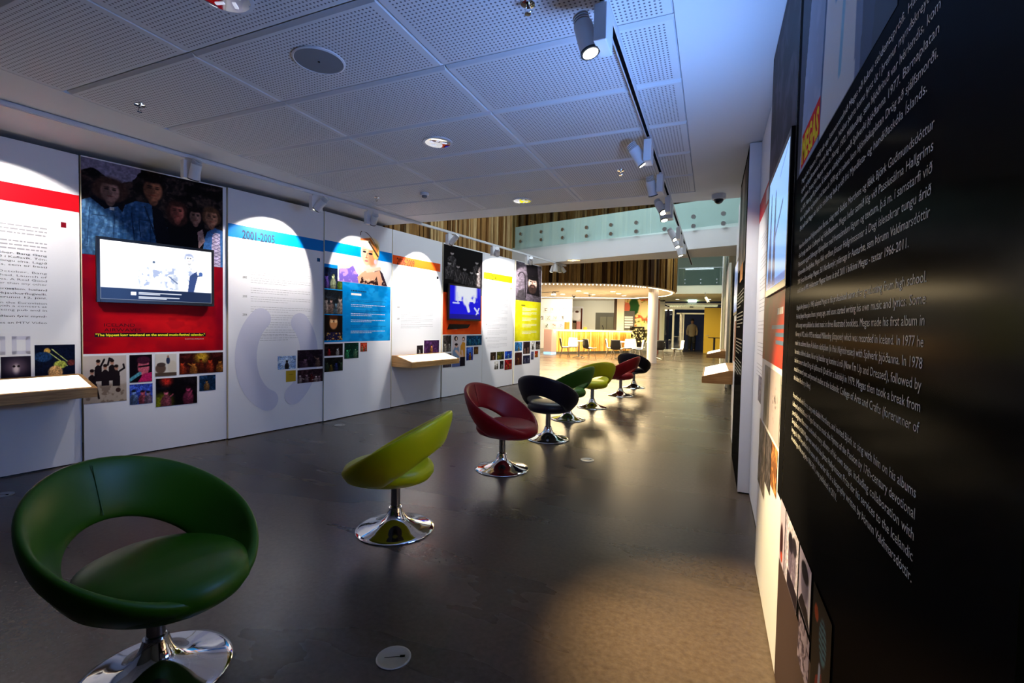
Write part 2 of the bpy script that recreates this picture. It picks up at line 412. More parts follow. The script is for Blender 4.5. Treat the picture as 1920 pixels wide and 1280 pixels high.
def crom(P, n=10):
    P = [np.array(p, float) for p in P]; P = [2*P[0]-P[1]]+P+[2*P[-1]-P[-2]]; out = []
    for i in range(1, len(P)-2):
        for k in range(n):
            t = k/n; a, b, c, d = P[i-1:i+3]; out.append(.5*((2*b)+(c-a)*t+(2*a-5*b+4*c-d)*t*t+(3*b-a-3*c+d)*t**3))
    return out+[P[-2]]
CURVE = crom([(-9.5, 15.4), (-7.2, 15.6), (-5.6, 16.0), (-4.1, 16.5), (-2.6, 17.5), (-1.8, 19.3), (-1.5, 21.4), (-2.1, 23.6), (-3.6, 24.9)])
WD = [rgb(*c) for c in ((158, 118, 62), (124, 86, 42), (176, 138, 82), (74, 48, 24), (140, 104, 56), (50, 32, 16))]
slat_wall('wall_timber', CURVE, 2.93, 6.8, WD, .085, 9, .04)
cream = mat('warm_soffit_paint', (.82, .74, .62), .55)
n = len(CURVE); V = [(*p, 2.9) for p in CURVE]+[(-13, 24.9, 2.9), (-13, 15.4, 2.9)]; m_ = len(V); V += [(a, b, 3.0) for a, b, _ in V]
struct('ceiling_cafe', V, [tuple(range(m_-1, -1, -1)), tuple(range(m_, 2*m_))]+[(i, (i+1) % m_, m_+(i+1) % m_, m_+i) for i in range(m_)], cream)
sbox('ceiling_bar', -13, -2.7, 24.9, 29.6, 3.02, 3.1, cream)
sbox('ceiling_entrance', -2.7, .6, 24.2, 29.6, 3.05, 3.44, mat('entrance_soffit_paint', (.75, .72, .55), .6))
sbox('wall_cafe', -13.2, -13, 11, 30, 0, 6, cream)
sbox('wall_side', -13, -4.95, 11.62, 11.75, 0, 6.8, white)
# bridge over the gallery
FA, FB = (-4.95, 11.60), (.46, 9.69)
br = [FA, FB, (.46, 11.12), (-1.82, 11.28), (-4.14, 11.72), (-4.95, 11.9)]
V = [(*p, CZ) for p in br]+[(*p, z) for p, z in zip(br, (3.43, 3.30, 3.30, 3.36, 3.42, 3.43))]
struct('trim_1', V, [(0, 5, 4, 3, 2, 1), (6, 7, 8, 9, 10, 11)]+[(i, (i+1) % 6, 6+(i+1) % 6, 6+i) for i in range(6)], white)
fp = Panel(FA, FB)
up = mk('trim_2', [fp.pt(.0, 3.44, -.12), fp.pt(fp.len, 3.31, -.12), fp.pt(fp.len, 3.31, -.18), fp.pt(0, 3.44, -.18), fp.pt(.0, 4.0, -.12), fp.pt(fp.len, 3.9, -.12), fp.pt(fp.len, 3.9, -.18), fp.pt(0, 4.0, -.18)], BOXF,
        mat('upstand_paint', (.74, .77, .75), .5)); up['kind'] = 'structure'
glass = mat('balustrade_glass', (.80, .95, .93), .03, trans=1., ior=1.45)
# thin clear panes: mostly transparent with a sheen, so light passes as through real panes
def paneglass(name, tint, k=.12):
    m = bpy.data.materials.new(name); m.use_nodes = True; nt = m.node_tree; nt.nodes.clear()
    o = nt.nodes.new('ShaderNodeOutputMaterial'); t = nt.nodes.new('ShaderNodeBsdfTransparent'); g_ = nt.nodes.new('ShaderNodeBsdfGlossy'); x = nt.nodes.new('ShaderNodeMixShader')
    t.inputs[0].default_value = (*tint, 1); g_.inputs['Roughness'].default_value = .02; x.inputs[0].default_value = k
    nt.links.new(t.outputs[0], x.inputs[1]); nt.links.new(g_.outputs[0], x.inputs[2]); nt.links.new(x.outputs[0], o.inputs[0]); return m
pgl = paneglass('pane_glass', (.90, .98, .97), .10)
def obox(mb, pan, u0, u1, z0, z1, o0, o1):
    a, b = pan.pt(u0, z0, o0), pan.pt(u1, z0, o0); c, d = pan.pt(u1, z0, o1), pan.pt(u0, z0, o1)
    mb.add([d, c, b, a]+[(*p[:2], z1) for p in (d, c, b, a)], [(0, 1, 2, 3), (7, 6, 5, 4), (4, 5, 1, 0), (5, 6, 2, 1), (6, 7, 3, 2), (7, 4, 0, 3)]); return mb
r = empty('glass_balustrade', fp.pt(0, 3.4), 0, 'teal glass balustrade with round steel fixings along the white bridge', 'balustrade')
us = [0.02]+[fp.px(x, y)[0] for x, y in ((1079, 449), (1221, 437))]+[fp.len-.02]
for i in range(3): obox(MB(), fp, us[i]+.008, us[i+1]-.008, 3.36, 4.42, .03, .045).build('glass_pane', pgl, r)
for x, ya, yb in ((978.5, 439, 453), (1017, 435, 450), (1057, 431, 446), (1102, 427, 443), (1147.6, 422, 439), (1195, 418, 434.5), (1248, 412, 430), (1302, 407, 424.5), (1358, 401, 419.5)):
    for y in (ya, yb):
        u, z = fp.px(x, y); MB().tube(fp.pt(u, z, .018), fp.pt(u, z, .062), .042, 24).build('standoff_fixing', greymetal, r, True)
# far balcony over the entrance
fb = Panel((-1.55, 24.15), (.47, 24.15))
r = empty('glass_balustrade', fb.pt(0, 3.4), 0, 'small glass balustrade above the far entrance, beside the timber drum', 'balustrade')
obox(MB(), fb, 0, fb.len, 3.46, 4.25, .0, .015).build('glass_pane', pgl, r)
MB().tube(fb.pt(0, 4.27), fb.pt(fb.len, 4.27), .018).build('handrail', greymetal, r, True)
for u in (.3, 1.0, 1.7):
    for z in (3.55, 3.72): MB().tube(fb.pt(u, z, -.02), fb.pt(u, z, .03), .03).build('standoff_fixing', greymetal, r, True)
sbox('ceiling_upper', -14, 1, 6.2, 30, 6.8, 7, mat('upper_soffit', (.3, .33, .33), .6))
# round column
PC = at_z(1221.5, 680, 0)
MB().lathe([(.19, 0), (.19, 2.9)], (PC[0], PC[1], 0), 40).build('wall_column', mat('column_paint', (.80, .74, .74), .5), None, True)['kind'] = 'structure'

# LED line under the edge of the drum
def inset(P, k):
    out = []
    for i, p in enumerate(P):
        d = P[min(i+1, len(P)-1)]-P[max(i-1, 0)]; d = d/np.linalg.norm(d); out.append(p+np.array([-d[1], d[0]])*k)
    return out
IN = inset(CURVE, .10)
r = empty('led_strip', (*IN[20], 2.88), 0, 'warm LED line following the curved edge of the timber drum', 'light strip')
def ribbon(name, P, z, wd, m, parent):
    A = inset(P, -wd/2); B = inset(P, wd/2); V = []; F = []
    for i in range(len(P)): V += [(*A[i], z), (*B[i], z), (*B[i], z+.015), (*A[i], z+.015)]
    for i in range(len(P)-1):
        a = 4*i; F += [(a, a+4, a+5, a+1), (a+1, a+5, a+6, a+2), (a+2, a+6, a+7, a+3), (a+3, a+7, a+4, a)]
    return mk(name, V, F, m, parent)
k0 = 45
ribbon('glowing_strip', IN[k0:], 2.885, .035, ledglow, r)
def along(P, step, n):
    acc = [0]
    for i in range(len(P)-1): acc.append(acc[-1]+np.linalg.norm(P[i+1]-P[i]))
    out = []
    for k in range(n):
        s = k*step
        if s > acc[-1]: break
        i = max(j for j in range(len(P)-1) if acc[j] <= s); t = (s-acc[i])/(acc[i+1]-acc[i]); out.append(P[i]*(1-t)+P[i+1]*t)
    return out
sph = MB().lathe([(.001, -.022), (.014, -.017), (.022, 0), (.014, .014), (.001, .018)], (0, 0, 0), 8)
d0 = None
for p in along(IN[18:k0], .14, 34):
    if d0 is None:
        d0 = mk('led_lamp', sph.V, sph.F, ledglow, r, True, world=False); o = d0
    else: o = d0.copy(); COL.objects.link(o)
    o.location = Vector((*p, 2.885))-r.location
pa, pb = at_z(1008, 556.5, 2.9), at_z(1197, 559, 2.9)
r = tag(ribbon('led_strip', [pa[:2], pb[:2]], 2.885, .07, ledglow, None), 'straight warm LED line along the soffit behind the bar', 'light strip')

# ------------------------------------------------------------------ bar, back room
bp = Panel(at_z(1034, 663.5, 0)[:2]*np.array([1, 1.0]), at_z(1181, 660.5, 0)[:2]*.985)
print('bar', bp.P, bp.Q)
zt = bp.px(1100, 618)[1]
r = empty('bar_counter', bp.pt(bp.len/2, 0), 0, 'long bar counter clad in vertical timber with a glowing top edge', 'counter')
mb = MB(); obox(mb, bp, 0, bp.len, .12, zt-.05, 0, -.7).build('carcass', mat('bar_carcass', rgb(120, 80, 40), .5), r)
rs = random.Random(8); V = []; F = []; C = []; u = 0
BC = [rgb(*c) for c in ((226, 178, 104), (206, 150, 74), (238, 200, 132), (190, 134, 60), (216, 166, 90))]
while u < bp.len-.02:
    w_ = rs.choice([.035, .05, .07, .05]); k = len(V); q = MB(); obox(q, bp, u, min(u+w_*.92, bp.len), .12, zt-.06, rs.choice([.02, .035, .05]), 0); V += q.V; F += [tuple(i+k for i in f) for f in q.F]; C += [rs.choice(BC)]*8; u += w_
o = mk('timber_cladding', V, F, slatm, r); a = o.data.color_attributes.new('Col', 'FLOAT_COLOR', 'POINT'); a.data.foreach_set('color', np.array([(*c, 1) for c in C]).ravel())
obox(MB(), bp, 0.02, bp.len-.02, 0, .12, -.08, -.6).build('plinth', greymetal, r)
obox(MB(), bp, -.03, bp.len+.03, zt-.05, zt, .16, -.75).build('worktop', mat('bar_top', (.85, .8, .7), .3), r)
obox(MB(), bp, .02, bp.len-.02, zt-.085, zt-.055, .13, .10).build('light_line', mat('bar_led', (1, 1, 1), .4, emit=(1, .80, .42), estr=14), r)
mid = bp.pt(bp.len/2, zt-.1, .13); aim = bp.pt(bp.len/2, .2, .10)
o = area('bar_front_light', mid, aim, bp.len, .05, 30, (1, .78, .36))
ep = Panel(at_z(1019, 663, 0)[:2], at_z(1033.5, 664, 0)[:2])
r = empty('cabinet', ep.pt(0, 0), 0, 'grey end cabinet left of the timber bar with a blue light at its foot', 'cabinet')
obox(MB(), ep, 0, ep.len, .12, ep.px(1026, 617)[1], 0, -.5).build('body', mat('grey_laminate', rgb(150, 125, 130), .4), r)
obox(MB(), ep, 0.02, ep.len-.0, 0.0, .10, .03, -.4).build('light_plinth', mat('blue_glow', (.2, .5, .9), .4, emit=(.15, .5, 1), estr=1.2), r)

bw = Panel((-12.5, 27.6), (-6.45, 27.6)); x72 = bw.px(1072, 600)[0]; bw = Panel((-12.5, 27.6), (-12.5+x72, 27.6))
sbox('wall_bar', -12.5, -12.5+x72, 27.6, 27.75, 0, 3.05, mat('bar_wall_paint', (.85, .83, .78), .5))
sbox('wall_back', -12.5, -2.6, 29.45, 29.6, 0, 3.05, mat('back_wall_paint', (.62, .60, .48), .6))
frame_m = mat('white_frame', (.8, .79, .76), .4)
rows = [('top', 580, (1024, 1035, 1048, 1059)), ('middle', 595.5, (1016, 1029, 1041, 1054)), ('bottom', 610.5, (1025, 1039, 1053))]
desc = {('top', 0): 'grey figure sketch', ('top', 1): 'pale tan drawing', ('top', 2): 'faint grey drawing', ('top', 3): 'pink line drawing', ('middle', 0): 'dark brown photo', ('middle', 1): 'dark and yellow photo',
        ('middle', 2): 'faint pencil drawing', ('middle', 3): 'brown group photo', ('bottom', 0): 'green and black photo', ('bottom', 1): 'brown and red photo', ('bottom', 2): 'violet blue photo'}
dc = {0: (150, 140, 120), 1: (205, 185, 150), 2: (170, 170, 165), 3: (220, 150, 150), 4: (70, 55, 30), 5: (120, 120, 50), 6: (180, 180, 150), 7: (95, 75, 50), 8: (60, 80, 40), 9: (150, 90, 60), 10: (110, 110, 190)}
k = 0
for nm, y, xs in rows:
    for i, x in enumerate(xs):
        u, z = bw.px(x, y); r = empty('framed_picture', bw.pt(u, z), 0, 'small white framed %s, %s row behind the bar' % (desc[(nm, i)], nm), 'picture', 'framed pictures on the wall behind the bar')
        obox(MB(), bw, u-.16, u+.16, z-.17, z+.17, .03, 0).build('frame', frame_m, r)
        p = Pic(12, 12, (236, 232, 224), 1, k); p.m(sm(.45, .6, p.noise(3)), dc[k]); p.rc(0, 0, .12, 1, (236, 232, 224)); p.rc(.88, 0, 1, 1, (236, 232, 224)); 
        bw.fix = .032; picture('print', bw, (u-.11, z-.10, u+.11, z+.10), p, r); k += 1
# face poster, double doors, pier, food poster, menu boards
wk = Panel((-12.5, 29.45), (-2.6, 29.45))
p = Pic(30, 60, (210, 205, 195), .4, 3); p.el(.5, .62, .42, .22, (250, 245, 240)); p.el(.52, .8, .16, .05, (90, 60, 50)); p.rc(.05, .78, .15, .95, (60, 40, 30)); p.rc(0, 0, .5, .40, (48, 34, 24)); p.rc(.5, 0, .85, .36, (220, 150, 140)); p.rc(.85, 0, 1, .95, (80, 40, 28))
r = empty('wall_poster', at_Y(1081, 596, 29.4), 0, 'tall poster of a pale face on the wall between framed pictures and grey doors', 'poster')
wk.fix = .003; picture('print', wk, prect(wk, 1071, 576, 617, 1092), p, r); obox(MB(), wk, *[prect(wk, 1070, 575, 618, 1093)[i] for i in (0, 2, 1, 3)], .001, 0).build('backing', whiteplastic, r)
R = prect(wk, 1117, 586, 660, 1153)
dm = mat('door_paint', rgb(104, 100, 72), .5); r = empty('door_1', wk.pt(R[0], 0), 0, kind='structure'); h = R[3]
um = (R[0]+R[2])/2+.1
obox(MB(), wk, R[0], R[2], 0, h, .02, 0).build('door_frame', mat('door_frame_paint', rgb(78, 74, 54), .5), r)
for a, b in ((R[0]+.3, um-.02), (um+.02, R[2]-.1)):
    o = obox(MB(), wk, a, b, 0, h-.25, .05, .02).build('door_leaf', dm, r)
MB().tube(wk.pt(um-.1, 1.0, .05), wk.pt(um-.1, 1.2, .09), .012).build('door_handle', greymetal, r)
pk = Panel((-8, 26.3), (-1, 26.3))
R = prect(pk, 1152, 560, 640, 1157.5)
tag(obox(MB(), pk, R[0], R[2], 0, 3.0, .0, -.3).build('display_stand', mat('dark_brown', rgb(60, 40, 28), .5)), 'narrow dark upright display beside the white pier behind the bar', 'display stand')
R = prect(pk, 1158, 560, 640, 1170.5); o = obox(MB(), pk, R[0], R[2], 0, 3.0, .1, -.4).build('wall_pier', cream); o['kind'] = 'structure'
r = empty('food_poster', at_Y(1192, 590, 26.2), 0, 'colourful food poster with green and red vegetables behind the white column', 'poster')
p = Pic(90, 130, (238, 214, 170), .55, 11); nz = p.noise(11, 3); p.m(sm(.5, .6, nz), (206, 100, 66)); p.m(sm(.55, .62, p.noise(14, 3)), (238, 216, 140)); p.m(sm(.62, .7, p.noise(12, 3)), (120, 124, 60))
p.el(.38, .82, .2, .2, (40, 84, 46)); p.el(.12, .8, .12, .12, (205, 110, 90)); p.el(.8, .75, .15, .2, (240, 225, 170)); p.poly([(0, 0), (1, 0), (1, .3), (0, .2)], (60, 56, 30)); p.m(sm(.5, .6, p.noise(12))*(1-sm(.2, .3, p.Y)), (190, 190, 140))
R = prect(pk, 1170.5, 560.5, 640, 1218); pk.fix = .009; picture('print', pk, R, p, r); obox(MB(), pk, R[0], R[2], R[1], R[3], .005, 0).build('backing', whiteplastic, r)
r = empty('menu_board', at_Y(1180, 600, 26), 0, 'dark grey menu board with white strips beside the food poster', 'sign')
R = prect(pk, 1171, 583, 618, 1190); obox(MB(), pk, R[0], R[2], R[1], R[3], .06, .02).build('board', mat('menu_grey', rgb(78, 80, 82), .5), r)
for ya, yb in ((593, 596), (597, 600.5), (602, 605.5), (607, 610), (611.5, 614.5)): quad('menu_strip', pk, prect(pk, 1171.5, ya, yb, 1187), whiteplastic, r, .065)
r = empty('chalkboard', at_Y(1195, 630, 26), 0, 'black chalkboard with white chalk marks standing left of the round column', 'sign')
R = prect(pk, 1182, 612, 640, 1208); obox(MB(), pk, R[0], R[2], .3, R[3], .12, .08).build('board', blackmat, r)
p = Pic(40, 30, (30, 26, 18), 1, 5); p.m(sm(.55, .62, p.noise(12)), (200, 200, 160)); p.rc(0, 0, 1, .12, (28, 22, 16)); pk.fix = .124; picture('chalk_marks', pk, (R[0]+.03, .5, R[2]-.03, R[3]-.05), p, r)
tag(obox(MB(), pk, pk.px(1231.5, 600)[0], pk.px(1236, 600)[0], 0, 2.9, .0, -.15).build('display_stand', mat('red_brown', rgb(70, 24, 18), .5)), 'tall dark reddish upright just right of the round column', 'display stand')
# small things on the bar
def onbar(x, d=-.3): u, _ = bp.px(x, 615); return u
for x0_, x1_, ytop, c, nm, lab, cat in ((1065, 1071, 604, (190, 96, 40), 'box', 'orange brown box standing on the bar near its left end', 'box'), (1071, 1076, 602.5, (230, 190, 170), 'box', 'tall pale box standing on the bar beside the orange box', 'box'),
                               (1076.5, 1083, 605, (36, 26, 14), 'box', 'dark box on the bar right of the pale box', 'box'), (1101, 1104, 613, (210, 140, 50), 'box', 'tiny orange box alone on the middle of the bar', 'box')):
    a, b = bp.px(x0_, 616)[0], bp.px(x1_, 616)[0]; zz = bp.px((x0_+x1_)/2, ytop)[1]
    tag(obox(MB(), bp, a, b, zt, max(zz, zt+.05), -.15, -.32).build(nm, mat(lab[:12], rgb(*c), .5), bev=.004), lab, cat)
# tap
u = bp.px(1138, 613)[0]; q = MB(); q.tube(bp.pt(u, zt, -.3), bp.pt(u, zt+.12, -.3), .03).tube(bp.pt(u, zt+.12, -.3), bp.pt(u-.1, zt+.22, -.25), .03); tag(q.build('beer_tap', blackpl), 'black angled tap on the bar in front of the grey doors', 'tap')

# ------------------------------------------------------------------ entrance: sliding doors, yellow wall
dp = Panel((-3.4, 29.5), (.47, 29.5)); yel = mat('yellow_wall_paint', rgb(196, 160, 40), .5)
def U(x, y=610): return dp.px(x, y)[0]
def Zp(x, y): return dp.px(x, y)[1]
uY0 = U(1320); zh = Zp(1320, 577)
o = obox(MB(), dp, uY0, dp.len, 0, zh, .1, -.1).build('wall_yellow', yel); o['kind'] = 'structure'
obox(MB(), dp, U(1236), dp.len, Zp(1290, 565), 3.05, .05, -.1).build('wall_header', mat('header_paint', (.66, .62, .42), .5))['kind'] = 'structure'
r = empty('window_1', dp.pt(U(1250), 0), 0, kind='structure')
q = MB(); 
for xa, xb in ((1235.5, 1241), (1260.5, 1264)): obox(q, dp, U(xa), U(xb), 0, Zp(1250, 577), .06, 0)
obox(q, dp, U(1235.5), U(1264), 0, .12, .055, 0); obox(q, dp, U(1235.5), uY0, Zp(1290, 580), Zp(1290, 575.5), .065, 0); obox(q, dp, U(1235.5), dp.len, Zp(1290, 571), Zp(1290, 568), .065, 0)
q.build('window_frame', aluframe, r); obox(MB(), dp, U(1241), U(1260.5), .12, Zp(1250, 580), .03, .02).build('window_pane', pgl, r)
obox(MB(), dp, U(1241), dp.len, Zp(1290, 575.5), Zp(1290, 571), .03, .02).build('transom_pane', pgl, r)
r = empty('door_2', dp.pt(U(1290), 0), 0, kind='structure')
q = MB(); obox(q, dp, U(1268), uY0, Zp(1290, 589), Zp(1290, 586.5), .04, 0); obox(q, dp, U(1276), U(1278), 0, Zp(1290, 587), .04, 0); obox(q, dp, U(1281), U(1282.5), .1, Zp(1290, 589), .04, 0)
obox(q, dp, U(1268), U(1281), .0, .14, .04, 0); q.build('door_frame', aluframe, r)
obox(MB(), dp, U(1264), U(1281), .14, Zp(1290, 588), .03, .02).build('door_pane', pgl, r)
MB().tube(dp.pt(uY0+.12, 1.0, .1), dp.pt(uY0+.28, 1.0, .15), .012).build('door_handle', greymetal, r)
obox(MB(), dp, U(1292), U(1299), Zp(1295, 576.5), Zp(1295, 574.5), .1, .06).build('door_sensor', blackpl, r)
sbox('night_backdrop', -4.5, 1, 33, 33.1, -.1, 4, mat('evening_blue', (.002, .004, .014), .5, emit=(.0010, .0026, .010), estr=1.0))  # faintly glowing backdrop standing in for the dusk sky outside the doors
sbox('wall_lobby', -4.6, -2.75, 31, 31.1, 0, 3, mat('lobby_paint', (.5, .7, .62), .5))
area('lobby_fill', (-3.3, 30.3, 2.8), (-3.3, 30.6, 0), .5, .3, 25, (.9, 1, .85))  # unseen lamp added to brighten the wall behind the side window
r = empty('exit_sign', dp.pt(U(1297), 2.8), 0, 'glowing pale green exit sign above the sliding doors', 'sign')
obox(MB(), dp, U(1289), U(1304.5), Zp(1297, 566.5), Zp(1297, 560), .16, .08).build('light_box', mat('exit_glow', (1, 1, 1), .4, emit=(.62, 1, .86), estr=5), r)
obox(MB(), dp, U(1296.4), U(1297), Zp(1297, 560), 3.05, .12, .11).build('bracket', whiteplastic, r)
text('lettering', dp, [('EXIT', U(1292), Zp(1297, 565.2), .10, U(1302)-U(1292))], mat('exit_green', (.05, .5, .3), .5, emit=(.3, .9, .6), estr=2), r, off=.162)
def downlight(loc, rad, label, glow=lampglow, group=None, deep=.05, rim=None):
    r = empty('recessed_downlight', loc, 0, label, 'downlight', group)
    MB().lathe([(rad, 0), (rad, -.008), (rad*.82, -.010), (rad*.80, -.002)], (0, 0, 0), 32).build('trim_ring', rim or whiteplastic, r, True, world=False)
    if glow: MB().lathe([(.001, -.0105), (rad*.78, -.0105), (rad*.78, -.004)], (0, 0, 0), 24).build('glowing_lens', glow, r, True, world=False)
    return r
for i, (x, y, t) in enumerate(((1273, 570.5, 'small downlight left of the exit sign over the entrance'), (1330, 570.5, 'small downlight right of the exit sign over the yellow wall'))):
    P = at_z(x, y-7, 3.05); downlight((P[0], min(P[1], 28.8), 3.05), .12, t)
for x, y, t in ((1085, 545, 'frontmost of the left trio'), (1099, 549, 'middle of the left trio'), (1112, 552, 'rearmost of the left trio'), (1055, 551, 'leftmost of all, apart from the trios'),
                (1149, 546, 'frontmost of the right trio'), (1160, 550, 'middle of the right trio'), (1170, 554, 'rearmost of the right trio')):
    P = at_z(x, y, 2.9); downlight((P[0], P[1], 2.899), .13, 'glowing downlight in the cafe soffit, '+t, group='downlights in the warm cafe soffit')
# figure in the doorway
def person(loc, H):
    r = empty('person', loc, 0, 'person in a beige jacket and dark trousers standing in the dark entrance doorway', 'person')
    s = H/1.8; me = bpy.data.meshes.new('body')
    J = [((0, 0, .95), .15), ((0, 0, 1.15), .14), ((0, 0, 1.38), .17), ((0, 0, 1.52), .055), ((0, 0, 1.60), .080), ((0, 0, 1.76), .125), ((-.19, 0, 1.42), .065), ((-.26, .02, 1.14), .05), ((-.25, -.05, .88), .038),
         ((.19, 0, 1.42), .065), ((.26, .02, 1.14), .05), ((.25, -.05, .88), .038), ((-.10, 0, .85), .10), ((-.11, 0, .48), .065), ((-.12, .02, .08), .045), ((-.12, -.14, .04), .04), ((.10, 0, .85), .10), ((.11, -.08, .48), .065), ((.12, .04, .08), .045), ((.12, -.12, .04), .04), ((0, 0, .84), .145)]
    E = [(0, 1), (1, 2), (2, 3), (3, 4), (4, 5), (2, 6), (6, 7), (7, 8), (2, 9), (9, 10), (10, 11), (0, 12), (12, 13), (13, 14), (14, 15), (0, 16), (16, 17), (17, 18), (18, 19)]
    def skinned(name, idx, edges, grow, m):
        me = bpy.data.meshes.new(name); mp = {k: i for i, k in enumerate(idx)}
        me.from_pydata([tuple(np.array(J[k][0])*s) for k in idx], [(mp[a], mp[b]) for a, b in edges], []); o = bpy.data.objects.new(name, me); COL.objects.link(o); o.parent = r
        sk = o.modifiers.new('skin', 'SKIN'); 
        for i, k in enumerate(idx): v = me.skin_vertices[0].data[i]; v.radius = (J[k][1]*s*grow,)*2; v.use_root = i == 0
        o.modifiers.new('sub', 'SUBSURF').levels = 2; o.modifiers['sub'].render_levels = 2; me.materials.append(m); return o
    skinned('body', list(range(20)), E, 1, mat('skin', rgb(150, 105, 80), .6))
    def ell(q, prof, cx=0, cy=0, k=.62, n=24):
        V = []; F = []
        for rx, z in prof:
            for i in range(n): a = 2*PI*i/n; V.append((cx+rx*s*math.cos(a), cy+rx*s*k*math.sin(a), z*s))
        for jj in range(len(prof)-1):
            for i in range(n): F.append((jj*n+i, jj*n+(i+1) % n, (jj+1)*n+(i+1) % n, (jj+1)*n+i))
        F.append(tuple(range(n-1, -1, -1))); F.append(tuple((len(prof)-1)*n+i for i in range(n))); q.add(V, F)
    bc = mat('beige_cloth', rgb(150, 126, 98), .8); dk = mat('dark_cloth', rgb(28, 26, 30), .8)
    q = MB(); ell(q, [(.205, .82), (.20, .95), (.19, 1.1), (.225, 1.3), (.245, 1.41), (.22, 1.47), (.12, 1.52), (.08, 1.55)], k=.72)
    for sx in (-1, 1): q.tube((sx*.19*s, 0, 1.41*s), (sx*.27*s, .02*s, 1.14*s), .072*s, 16, .058*s).tube((sx*.27*s, .02*s, 1.15*s), (sx*.26*s, -.05*s, .92*s), .058*s, 16, .046*s)
    q.build('jacket', bc, r, True, world=False)
    q = MB(); ell(q, [(.15, .76), (.19, .84), (.18, .95)], k=.7)
    for sx, dy in ((-1, 0), (1, -.06)): q.tube((sx*.095*s, 0, .86*s), (sx*.11*s, dy*s, .48*s), .125*s, 16, .105*s).tube((sx*.11*s, dy*s, .49*s), (sx*.12*s, .03*s, .05*s), .105*s, 16, .075*s)
    q.build('trousers', dk, r, True, world=False)
    for sx in (-1, 1): q = MB(); q.box((sx*.12*s, -.04*s, .035), (.09, .26, .07)); q.build('shoe', blackpl, r, world=False, bev=.02)
    q = MB(); q.tube((-.035*s, -.088*s, 1.725*s), (-.035*s, -.097*s, 1.725*s), .012, 8).tube((.035*s, -.088*s, 1.725*s), (.035*s, -.097*s, 1.725*s), .012, 8); q.build('eyes', mat('dark_hair', rgb(35, 24, 18), .7), r, True, world=False)
    MB().tube((0, -.085*s, 1.71*s), (0, -.112*s, 1.68*s), .010, 8, .016).build('nose', mat('skin', (0, 0, 0)), r, True, world=False)
    q = MB(); q.box((0, -.082*s, 1.645*s), (.05, .02, .010)); q.build('mouth', mat('lips', rgb(130, 70, 62), .5), r, world=False)
    MB().lathe([(.01, .125), (.06, .11), (.098, .06), (.10, .02), (.095, -.02), (.01, .03)], (0, .02, 1.74*s), 16).build('hair', mat('dark_hair', rgb(35, 24, 18), .7), r, True, world=False)
    return r
P = at_Y(1297, 640, 29.9); P = at_Y(1297, 640, 31.6); person((P[0], 31.6, 0), 1.95)
q = MB(); q.tube((-3.0, 30.6, 0), (-3.0, 30.6, 1.9), .02); 
r = empty('coat_stand', (-3.05, 30.6, 0), 0, 'dark coat hanging on a stand behind the glass left of the sliding doors', 'coat stand')
q = MB(); q.tube((0, 0, 0), (0, 0, 1.75), .02).tube((0, 0, 0), (.25, 0, 0.02), .02).tube((0, 0, 0), (-.2, .1, .02), .02).tube((0, 0, 0), (-.1, -.2, .02), .02); q.build('stand', blackpl, r, world=False)
MB().lathe([(.03, 1.72), (.16, 1.66), (.2, 1.3), (.24, .95), (.22, .95)], (0, 0, 0), 16).build('coat', mat('coat_cloth', rgb(40, 32, 34), .9), r, True, world=False)
# ================================================================== exhibition panels
ink = mat('ink_dark', rgb(26, 28, 34), .6); inkgrey = mat('ink_grey', rgb(165, 165, 174), .6); inkpale = mat('ink_pale', rgb(178, 178, 196), .6)
textwhite = mat('text_white', (.85, .85, .82), .5); ghost = mat('ghost_print', rgb(206, 206, 226), .5)
red = mat('red_print', rgb(196, 14, 28), .4); blue = mat('blue_print', rgb(0, 118, 200), .4); orange = mat('orange_print', rgb(232, 78, 18), .4); ylw = mat('yellow_print', rgb(206, 198, 20), .4)
yellowtext = mat('yellow_text', (.95, .85, .02), .5); bluetext = mat('blue_text', rgb(20, 70, 110), .5)
def crowd(nx, ny, bg, cols, asp, seed, n=6, spots=()):
    p = Pic(nx, ny, bg, asp, seed); rs = random.Random(seed)
    p.m(sm(.45, .75, p.noise(5)), tuple(min(255, c*1.9+14) for c in bg), .6)
    for x, y, r, c in spots: p.el(x, y, r/asp, r, c, .9, .8)
    for i in range(n):
        x = (i+.5)/n+rs.uniform(-.06, .06); c = np.array(cols[i % len(cols)], float); y = rs.uniform(.42, .66); r = rs.uniform(.07, .12)
        p.el(x, y-.34, .17/asp, .27, c*.5, 1, .2); p.rc(x-.15/asp, 0, x+.15/asp, max(0, y-.38), c*.42); p.el(x+.05/asp, y-.3, .07/asp, .2, c*.8, .6, .7)
        p.el(x, y, r*.8/asp, r, c, 1, .3); p.el(x, y+r*.6, r*.85/asp, r*.55, c*.2, 1, .3)
        p.line(x+.05, y-.2, x+rs.uniform(-.2, .2), y+rs.uniform(-.3, .1), .022, c*.8)
    return p.grain(.5, 25)
def photo(pan, par, px_, bg, cols, seed, n=3, spots=(), nx=44, ny=36):
    R = prect(pan, *px_); asp = (R[2]-R[0])/(R[3]-R[1]); return picture('printed_photo', pan, R, crowd(nx, ny, bg, cols, asp, seed, n, spots), par)
TOP = 2.903
def panel(P, Q, label, th=.05, top=TOP, m=boardm, edge=boardedge):
    p = Panel(P, Q); r = empty('exhibition_panel', (*(p.P), 0), 0, label, 'display panel'); board(p, th, .012, top, r, m, edge)
    mk('base_shadow_gap', *(lambda q: (q.V, q.F))(obox(MB(), p, .01, p.len-.01, 0, .014, -.012, -th+.01)), blackmat, r); return p, r
